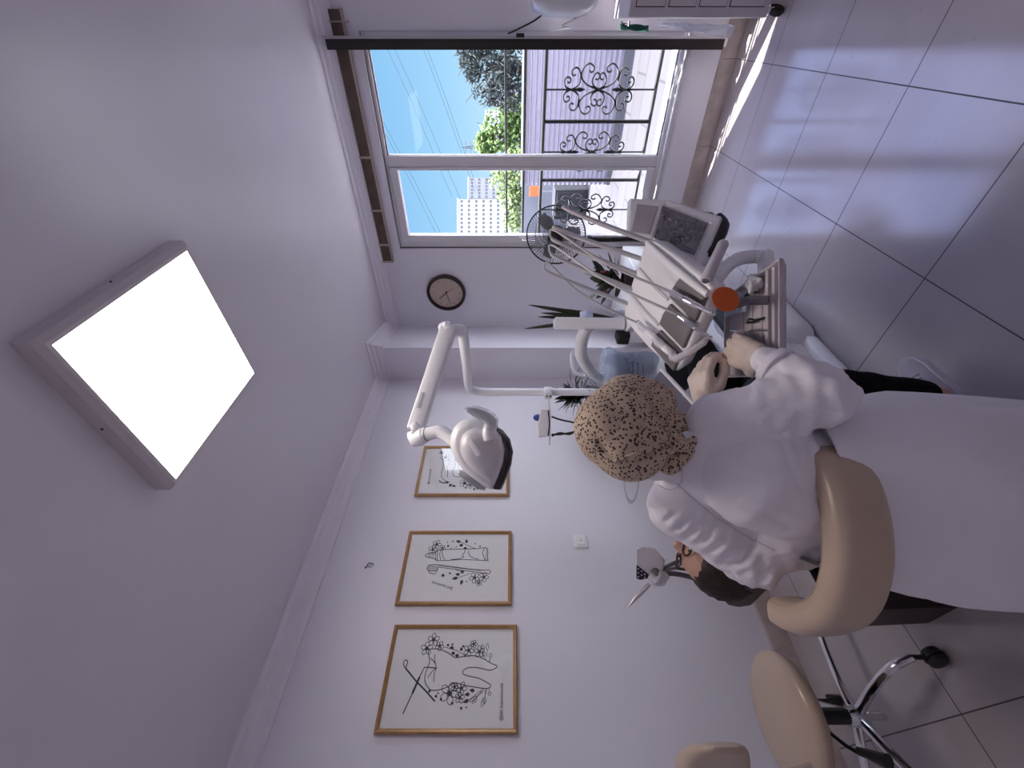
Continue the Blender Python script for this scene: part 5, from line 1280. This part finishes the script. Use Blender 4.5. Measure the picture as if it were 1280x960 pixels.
# ---- wooden batten with clips above the window ----
WOOD = mat('brown_wood_batten', (.10, .065, .048), .55, var=.3, scale=20); TRIMM = mat('beige_trim', (.45, .37, .32), .5)
bt_ = thing('curtain_batten', 'long brown wooden batten with beige clips mounted above the window', 'batten', (XW, .76, 2.49))
obj('board', MB().bb((XW - .022, .10, 2.492), (XW - .001, 1.55, 2.572)), WOOD, bt_)
for z in (2.487, 2.573): obj('edge_trim', MB().bb((XW - .026, .10, z - .006), (XW - .001, 1.553, z + .006)), TRIMM, bt_)
for yy in (.74, 1.12, 1.40, 1.55): obj('clip', MB().bb((XW - .030, yy - .008, 2.482), (XW - .001, yy + .008, 2.580)), TRIMM, bt_, bevel=.002)
b2 = thing('curtain_batten', 'short slatted brown batten piece right of the dark upright panel', 'batten', (XW, -.02, 2.49))
obj('board', MB().bb((XW - .022, -.065, 2.495), (XW - .001, .06, 2.585)), WOOD, b2)
obj('clip', MB().bb((XW - .030, -.012, 2.46), (XW - .001, -.004, 2.60)), TRIMM, b2)
for z in (2.49, 2.59): obj('edge_trim', MB().bb((XW - .026, -.07, z - .006), (XW - .001, .06, z + .006)), TRIMM, b2)
# ---- tall dark panel standing at the window's right edge ----
dk = thing('upright_panel', 'tall narrow dark panel with a pale edge at the right side of the window', 'panel', (3.29, .09, 0.0))
obj('board', MB().bb((3.27, .072, .14), (3.31, .124, 2.60)), mat('near_black_wood', (.014, .007, .008), .5), dk, bevel=.003)
obj('pale_edge', MB().bb((3.268, .058, .13), (3.312, .071, 2.615)), mat('pale_edge_metal', (.45, .42, .45), .4), dk)
obj('top_bracket', MB().bb((3.28, .066, 2.60), (XW, .11, 2.62)), STEEL, dk)
obj('bottom_bracket', MB().bb((3.28, .066, .12), (XW - .001, .11, .14)), STEEL, dk)
obj('latch', MB().box((3.262, .055, 1.40), (.03, .02, .05)), BLACK, dk, bevel=.004)

# ---- pedestal fan ----
fc = at(695, 293, 2.95); fb = V((fc.x, fc.y, 0)); fd = V((-CS, -SN, .0)).normalized() + V((0, 0, .05)); fd.normalize()
fn = thing('pedestal_fan', 'black pedestal fan with round wire grille in front of the window', 'fan', fb)
FR = .212
fs = fd.cross(UP).normalized(); fu = fs.cross(fd)
def fp(r, a, h): return fc + fs * (r * math.cos(a)) + fu * (r * math.sin(a)) + fd * h
for h in (.05, -.05):
    g = MB()
    for k in range(64):
        a = 2 * PI * k / 64
        g.tube([fp(.045, a, h * 1.1), fp(.12, a + .12, h * 1.15), fp(FR * .93, a + .22, h * .7), fp(FR, a + .24, 0)], .0015, 4)
    for r in (.09, .15): g.tube([fp(r, 2 * PI * k / 32, h * 1.12) for k in range(32)], .0012, 4, closed=True)
    o = obj('grille', g, BLACK, fn)
obj('rim', MB().tube([fp(FR, 2 * PI * k / 48, 0) for k in range(48)], .0055, 8, closed=True), BLACK, fn)
obj('badge', MB().lathe([(.045, -.004), (.046, .0), (.036, .006), (.001, .009)], fc + fd * .056, fd, 24), BLACK, fn)
for k in range(3):
    a0_ = 2 * PI * k / 3 + .4; rows = []
    for i in range(7):
        r = .035 + (FR * .84 - .035) * i / 6; wdt = .35 + .5 * math.sin(PI * min(1, i / 5.2)) * 1.0
        rows.append([fp(r, a0_ + wdt * (j / 5 - .5), .018 * (j / 5 - .5)) for j in range(6)])
    obj('blade', MB().sheet(rows, .003), mat('grey_blade', (.20, .20, .23), .3), fn)
obj('motor', MB().lathe([(.02, 0), (.055, .01), (.06, .05), (.05, .11), (.02, .13)], fc - fd * .06, -fd, 24), BLACK, fn)
obj('upper_tube', MB().tube([fc - fd * .10 - UP * .03, V((fc.x - fd.x * .1, fc.y - fd.y * .1, .62))], .0135, 12), mat('grey_tube', (.42, .40, .42), .35, .4), fn)
obj('lower_tube', MB().tube([V((fc.x - fd.x * .1, fc.y - fd.y * .1, .86)), V((fc.x - fd.x * .1, fc.y - fd.y * .1, .03))], .020, 12), BLACK, fn)
obj('collar', MB().lathe([(.022, -.02), (.028, -.015), (.028, .015), (.022, .02)], V((fc.x - fd.x * .1, fc.y - fd.y * .1, .87)), UP, 16), BLACK, fn)
obj('foot', MB().lathe([(.19, 0), (.19, .012), (.12, .03), (.03, .045), (.03, .06)], V((fc.x - fd.x * .1, fc.y - fd.y * .1, 0)), UP, 32), BLACK, fn)

# ---- low cabinet with plants, plant stand ----
cbt = thing('low_cabinet', 'low white cabinet under the window wall clock, carrying the potted plants', 'cabinet', (3.05, 1.71, 0))
obj('carcass', MB().bb((2.80, 1.40, .04), (3.33, 2.02, .52)), WHITE_PLASTIC, cbt, bevel=.006)
for y0 in (1.41, 1.715):
    dr = obj('door', MB().bb((2.785, y0, .06), (2.80, y0 + .295, .50)), WHITE_PLASTIC, cbt, bevel=.004)
    obj('handle', MB().tube([(2.775, y0 + .05, .30), (2.765, y0 + .05, .34), (2.775, y0 + .05, .38)], .005, 8), STEEL, dr)
obj('plinth', MB().bb((2.83, 1.42, 0), (3.32, 2.0, .04)), BLACK, cbt)
def pot(root, c, r, h, m): return obj('pot', MB().lathe([(r * .72, 0), (r * .76, .004), (r, h), (r * 1.03, h), (r * 1.03, h + .008), (r * .92, h + .008), (r * .88, h - .012), (.001, h - .012)], c, UP, 28), m, root)
SNAKE = mat('snake_leaf', (.028, .032, .014), .4, var=.5, scale=18); POTW = mat('white_pot', (.62, .62, .70), .3)
sp_ = at(770, 398, 3.15); spb = V((sp_.x, sp_.y, .52))
sn_ = thing('snake_plant', 'tall snake plant in a white pot on the low cabinet', 'plant', spb)
pot(sn_, spb, .075, .14, POTW)
for (px, py, k) in ((660, 381, 0), (676, 391, .1), (672, 396, -.1), (655, 411, .15), (692, 393, .2), (700, 386, -.2), (722, 421, .3)):
    tp = at(px, py, 3.15 + k * .4); b0 = spb + UP * .13 + (tp - spb) * .04
    m1 = b0.lerp(tp, .5) + V((0, 0, .02)); 
    obj('leaf', MB().tube([b0, b0.lerp(m1, .5), m1, m1.lerp(tp, .6), tp], [(.006, .008), (.004, .014), (.0035, .018), (.003, .012), (.001, .001)], 8, k=3, up=cw(1, .2 * k, 0)), SNAKE, sn_)
fp_ = at(772, 348, 3.0); fpb = V((fp_.x, fp_.y, .52))
fl = thing('flowering_plant', 'dark leafy plant with small pink flowers in front of the low cabinet wall', 'plant', fpb)
pot(fl, fpb, .07, .10, mat('brown_pot', (.04, .025, .02), .5))
DLEAF = mat('dark_green_leaf', (.03, .042, .015), .4, var=.5, scale=25); PINK = mat('pink_petal', (.55, .03, .10), .5)
rnd = random.Random(11)
lf = MB()
def leafblade(mb, a, b_, w_, n=V((0, 0, 1))):
    d_ = (b_ - a); s = d_.cross(n).normalized() * w_
    mb.loft([[a + s * .15, a - s * .15 + n * .001], [a + d_ * .35 + s + n * .008, a + d_ * .35 - s + n * .009], [a + d_ * .7 + s * .8 + n * .004, a + d_ * .7 - s * .8 + n * .005], [b_ + s * .03, b_ - s * .03 + n * .001]], cap=False)
for k in range(46):
    a = rnd.uniform(0, 2 * PI); e = rnd.uniform(.05, 1.2); R_ = rnd.uniform(.12, .25)
    b0 = fpb + UP * (.10 + rnd.uniform(0, .10)); b1 = b0 + V((math.cos(a) * math.cos(e), math.sin(a) * math.cos(e), math.sin(e))) * R_
    leafblade(lf, b0.lerp(b1, .25), b1, .036, V((-math.sin(a) * .3, math.cos(a) * .3, 1)).normalized())
obj('leaves', lf, DLEAF, fl, kind='stuff')
for (px, py) in ((762, 350), (754, 366), (768, 334), (753, 340)):
    c = at(px, py, 2.93); f_ = MB()
    f_.ell(c, (.007, .007, .016), n=8, m=6); f_.ell(c + V((.006, 0, -.012)), (.005, .006, .012), n=8, m=6); f_.tube([c, fpb + UP * .14], .0016, 5)
    obj('flower', f_, PINK, fl)
ssb = at(722, 494, 3.03); ss = V((ssb.x, ssb.y, 0))
pst = thing('plant_stand', 'slim wooden plant stand behind the dental unit', 'plant stand', ss)
obj('top', MB().lathe([(.11, 0), (.115, .01), (.115, .022), (.11, .026)], ss + UP * .74, UP, 28), WOOD, pst)
for k in range(3):
    a = 2 * PI * k / 3 + .5; u = V((math.cos(a), math.sin(a), 0)); obj('leg', MB().tube([ss + u * .05 + UP * .745, ss + u * .085], .012, 8), WOOD, pst)
bu = thing('bushy_plant', 'dark narrow leaved bushy plant in a pot behind the lamp pole', 'plant', ss + UP * .766)
pot(bu, ss + UP * .766, .075, .12, mat('dark_pot', (.05, .04, .04), .5))
lf = MB()
for k in range(70):
    a = rnd.uniform(0, 2 * PI); e = rnd.uniform(-.25, 1.3); R_ = rnd.uniform(.12, .24)
    b0 = ss + UP * (.89 + rnd.uniform(0, .08)); d_ = V((math.cos(a) * math.cos(e), math.sin(a) * math.cos(e), math.sin(e)))
    lf.tube([b0, b0 + d_ * R_ * .55 + UP * .012, b0 + d_ * R_ - UP * .03 * rnd.random()], [(.005, .002), (.017, .002), (.001, .001)], 6, k=2, up=UP)
obj('leaves', lf, mat('blackish_green_leaf', (.022, .028, .018), .4, var=.4), bu, kind='stuff')

# ---- cart with drawers, device on top, cloth and bag ----
CARTM = mat('grey_white_cart', (.50, .47, .52), .4)
cx0, cx1, cy0, cy1 = 2.90, 3.30, -.55, -.022
ct = thing('drawer_cart', 'grey white drawer cart on casters at the far right of the window wall', 'cart', (3.10, -.28, 0))
obj('body', MB().bb((cx0, cy0, .10), (cx1, cy1, .835)), CARTM, ct, bevel=.006)
for z0, z1 in ((.135, .31), (.335, .47), (.495, .63), (.655, .80)):
    dr = obj('drawer', MB().bb((cx0 - .012, cy0 + .03, z0), (cx0 + .002, cy1 - .045, z1)), CARTM, ct, bevel=.003)
    obj('shadow_gap', MB().bb((cx0 - .0015, cy0 + .026, z0 - .004), (cx0 + .0, cy1 - .041, z1 + .004)), BLACK, dr)
obj('side_rail', MB().tube([(3.02, cy1 + .012, .80), (3.02, cy1 + .03, .80), (3.22, cy1 + .03, .80), (3.22, cy1 + .012, .80)], .006, 8), CHROME, ct)
for x in (cx0 + .05, cx1 - .05):
    for y in (cy0 + .05, cy1 - .03):
        cs = obj('caster', MB().tube([(x, y, .102), (x, y, .05)], [.018, .014], 12), WHITE_PLASTIC, ct)
        obj('wheel', MB().lathe([(.012, -.014), (.036, -.012), (.040, 0), (.036, .012), (.012, .014)], (x, y, .040), (.5, 1, 0), 20), RUBBER, cs)
dv2 = thing('table_device', 'white rounded device with a dark vent on top of the drawer cart', 'device', (3.1, -.25, .835))
rg = []
for q, (h, w_, dpt) in enumerate(((.97, .10, .10), (.99, .17, .15), (1.04, .205, .18), (1.12, .215, .19), (1.25, .21, .185), (1.33, .19, .17), (1.345, .15, .14))):
    rg.append([V((3.10 + dpt * math.copysign(abs(math.cos(a)) ** .6, math.cos(a)), -.235 + w_ * math.copysign(abs(math.sin(a)) ** .6, math.sin(a)), h)) for a in [2 * PI * k / 28 for k in range(28)]])
obj('housing', MB().loft(rg), mat('device_white', (.55, .53, .58), .3), dv2, ang=60)
obj('stem', MB().lathe([(.10, 0), (.10, .012), (.05, .025), (.045, .14)], (3.10, -.235, .836), UP, 24), mat('device_stem', (.4, .38, .42), .4), dv2)
obj('vent', MB().tube([(2.925, -.10, 1.30), (2.912, -.17, 1.31)], (.012, .02), sq=True, up=UP), BLACK, dv2)
obj('seam', MB().tube([V((3.10 - .196 * math.cos(a), -.235 + .218 * math.sin(a), 1.10)) for a in [-1.4 + 2.8 * k / 12 for k in range(13)]], .0035, 6, k=2), mat('seam_dark', (.12, .11, .13), .5), dv2)
obj('cable', MB().tube([(3.28, -.12, 1.2), (3.33, -.03, 1.28), (3.345, .03, 1.42), (3.33, .05, 1.48)], .005, 6, k=4), RUBBER, dv2)
obj('cable', MB().tube([(3.2, -.03, 1.05), (3.24, .01, 1.15), (3.30, .02, 1.10), (3.32, .03, 1.2), (3.335, .04, 1.12)], .003, 6, k=4), GREY_HOSE, dv2)
gcm = MB(); rows = []
for i in range(9):
    t = i / 8
    rows.append([V((3.16 + .12 * (j / 8 - .5) * (1 - .3 * t), cy1 + .036 + .014 * math.sin(j * 1.5 + t * 3) + .01 * t, .81 - .16 * t * (1 - .25 * abs(j / 8 - .4)))) for j in range(9)])
gcm.sheet(rows, .004); tag(obj('green_cloth', gcm, mat('green_cloth_fabric', (.02, .13, .09), .8, bump=.2, bscale=60)), 'green cloth hanging over the side rail of the drawer cart', 'cloth')
rows = []
for i in range(9):
    t = i / 8
    rows.append([V((3.02 + .10 * (j / 8 - .5) * (1 + .3 * t), cy1 + .025 + .02 * math.sin(j * 1.2 + t * 4) * (.4 + t) + .03 * t, .62 - .40 * t)) for j in range(9)])
tag(obj('plastic_bag', MB().sheet(rows, .0012), film('thin_bag', (.85, .87, .92), .3)), 'thin clear plastic bag hanging at the lower corner of the drawer cart', 'bag')
# ================= CAMERA, LIGHT =================
cam = bpy.data.cameras.new('camera'); co = bpy.data.objects.new('camera', cam); COL.objects.link(co)
R = V((SN, -CS, 0)).normalized(); Fw = V((CS, SN, 0)).normalized(); U = V((0, 0, 1))
# the photograph was taken with the phone turned: its right-hand side is down
M = Matrix((-U, R, -Fw)).transposed().to_4x4(); M.translation = V((0, 0, EYE)); co.matrix_world = M
cam.sensor_fit = 'HORIZONTAL'; cam.sensor_width = 36; cam.lens = 36 * FPX / 1280; cam.clip_start = .02; cam.clip_end = 500
sc.camera = co
sun = bpy.data.lights.new('sun', 'SUN'); so = bpy.data.objects.new('sun', sun); COL.objects.link(so)
sd = V((-.40, -.92, -1.80)).normalized(); so.rotation_euler = (-sd).to_track_quat('Z', 'Y').to_euler()
sun.energy = 22; sun.angle = .009; sun.color = (1, .95, .88)
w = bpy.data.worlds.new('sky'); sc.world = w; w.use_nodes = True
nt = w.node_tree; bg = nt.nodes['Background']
tc = nt.nodes.new('ShaderNodeTexCoord'); sp = nt.nodes.new('ShaderNodeSeparateXYZ'); nt.links.new(tc.outputs['Generated'], sp.inputs[0])
rp = nt.nodes.new('ShaderNodeValToRGB'); E_ = rp.color_ramp.elements
E_[0].position = 0.0; E_[0].color = (0.52, 0.72, 0.86, 1)
E_[1].position = 0.36; E_[1].color = (0.17, 0.42, .74, 1)
q = E_.new(0.12); q.color = (0.34, 0.60, 0.84, 1)
nt.links.new(sp.outputs[2], rp.inputs[0])
q2 = E_.new(.55); q2.color = (.45, .50, .90, 1)
# the high sky, out of direct view, is brightened to light the room
mr = nt.nodes.new('ShaderNodeMapRange'); mr.inputs[1].default_value = .36; mr.inputs[2].default_value = .62; mr.inputs[3].default_value = 1; mr.inputs[4].default_value = 4.5
nt.links.new(sp.outputs[2], mr.inputs[0]); nt.links.new(rp.outputs[0], bg.inputs['Color']); 
# unseen bright sky lobe added right of the window to light the picture wall
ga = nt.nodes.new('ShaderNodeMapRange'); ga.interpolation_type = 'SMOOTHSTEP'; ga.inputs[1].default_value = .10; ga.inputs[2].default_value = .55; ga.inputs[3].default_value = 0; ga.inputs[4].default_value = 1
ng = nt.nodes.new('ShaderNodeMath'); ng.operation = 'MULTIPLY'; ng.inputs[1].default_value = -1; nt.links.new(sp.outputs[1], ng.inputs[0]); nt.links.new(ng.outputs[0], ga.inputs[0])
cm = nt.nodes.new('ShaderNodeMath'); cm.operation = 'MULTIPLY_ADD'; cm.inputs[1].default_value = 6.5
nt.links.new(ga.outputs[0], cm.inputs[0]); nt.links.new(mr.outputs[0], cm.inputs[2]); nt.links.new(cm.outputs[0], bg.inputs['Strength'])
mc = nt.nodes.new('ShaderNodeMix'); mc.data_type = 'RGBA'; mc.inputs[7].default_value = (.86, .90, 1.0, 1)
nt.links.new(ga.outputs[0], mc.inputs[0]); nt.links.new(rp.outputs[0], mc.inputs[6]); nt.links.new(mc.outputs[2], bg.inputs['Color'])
sc.view_settings.view_transform = 'Standard'; sc.view_settings.look = 'None'; sc.view_settings.gamma = 1; sc.view_settings.exposure = 0.30; sc.view_settings.use_curve_mapping = False
sc.cycles.use_denoising = True; sc.cycles.max_bounces = 10; sc.cycles.diffuse_bounces = 6; sc.cycles.transparent_max_bounces = 16; sc.cycles.sample_clamp_indirect = 6
sc.cycles.caustics_reflective = False; sc.cycles.caustics_refractive = False
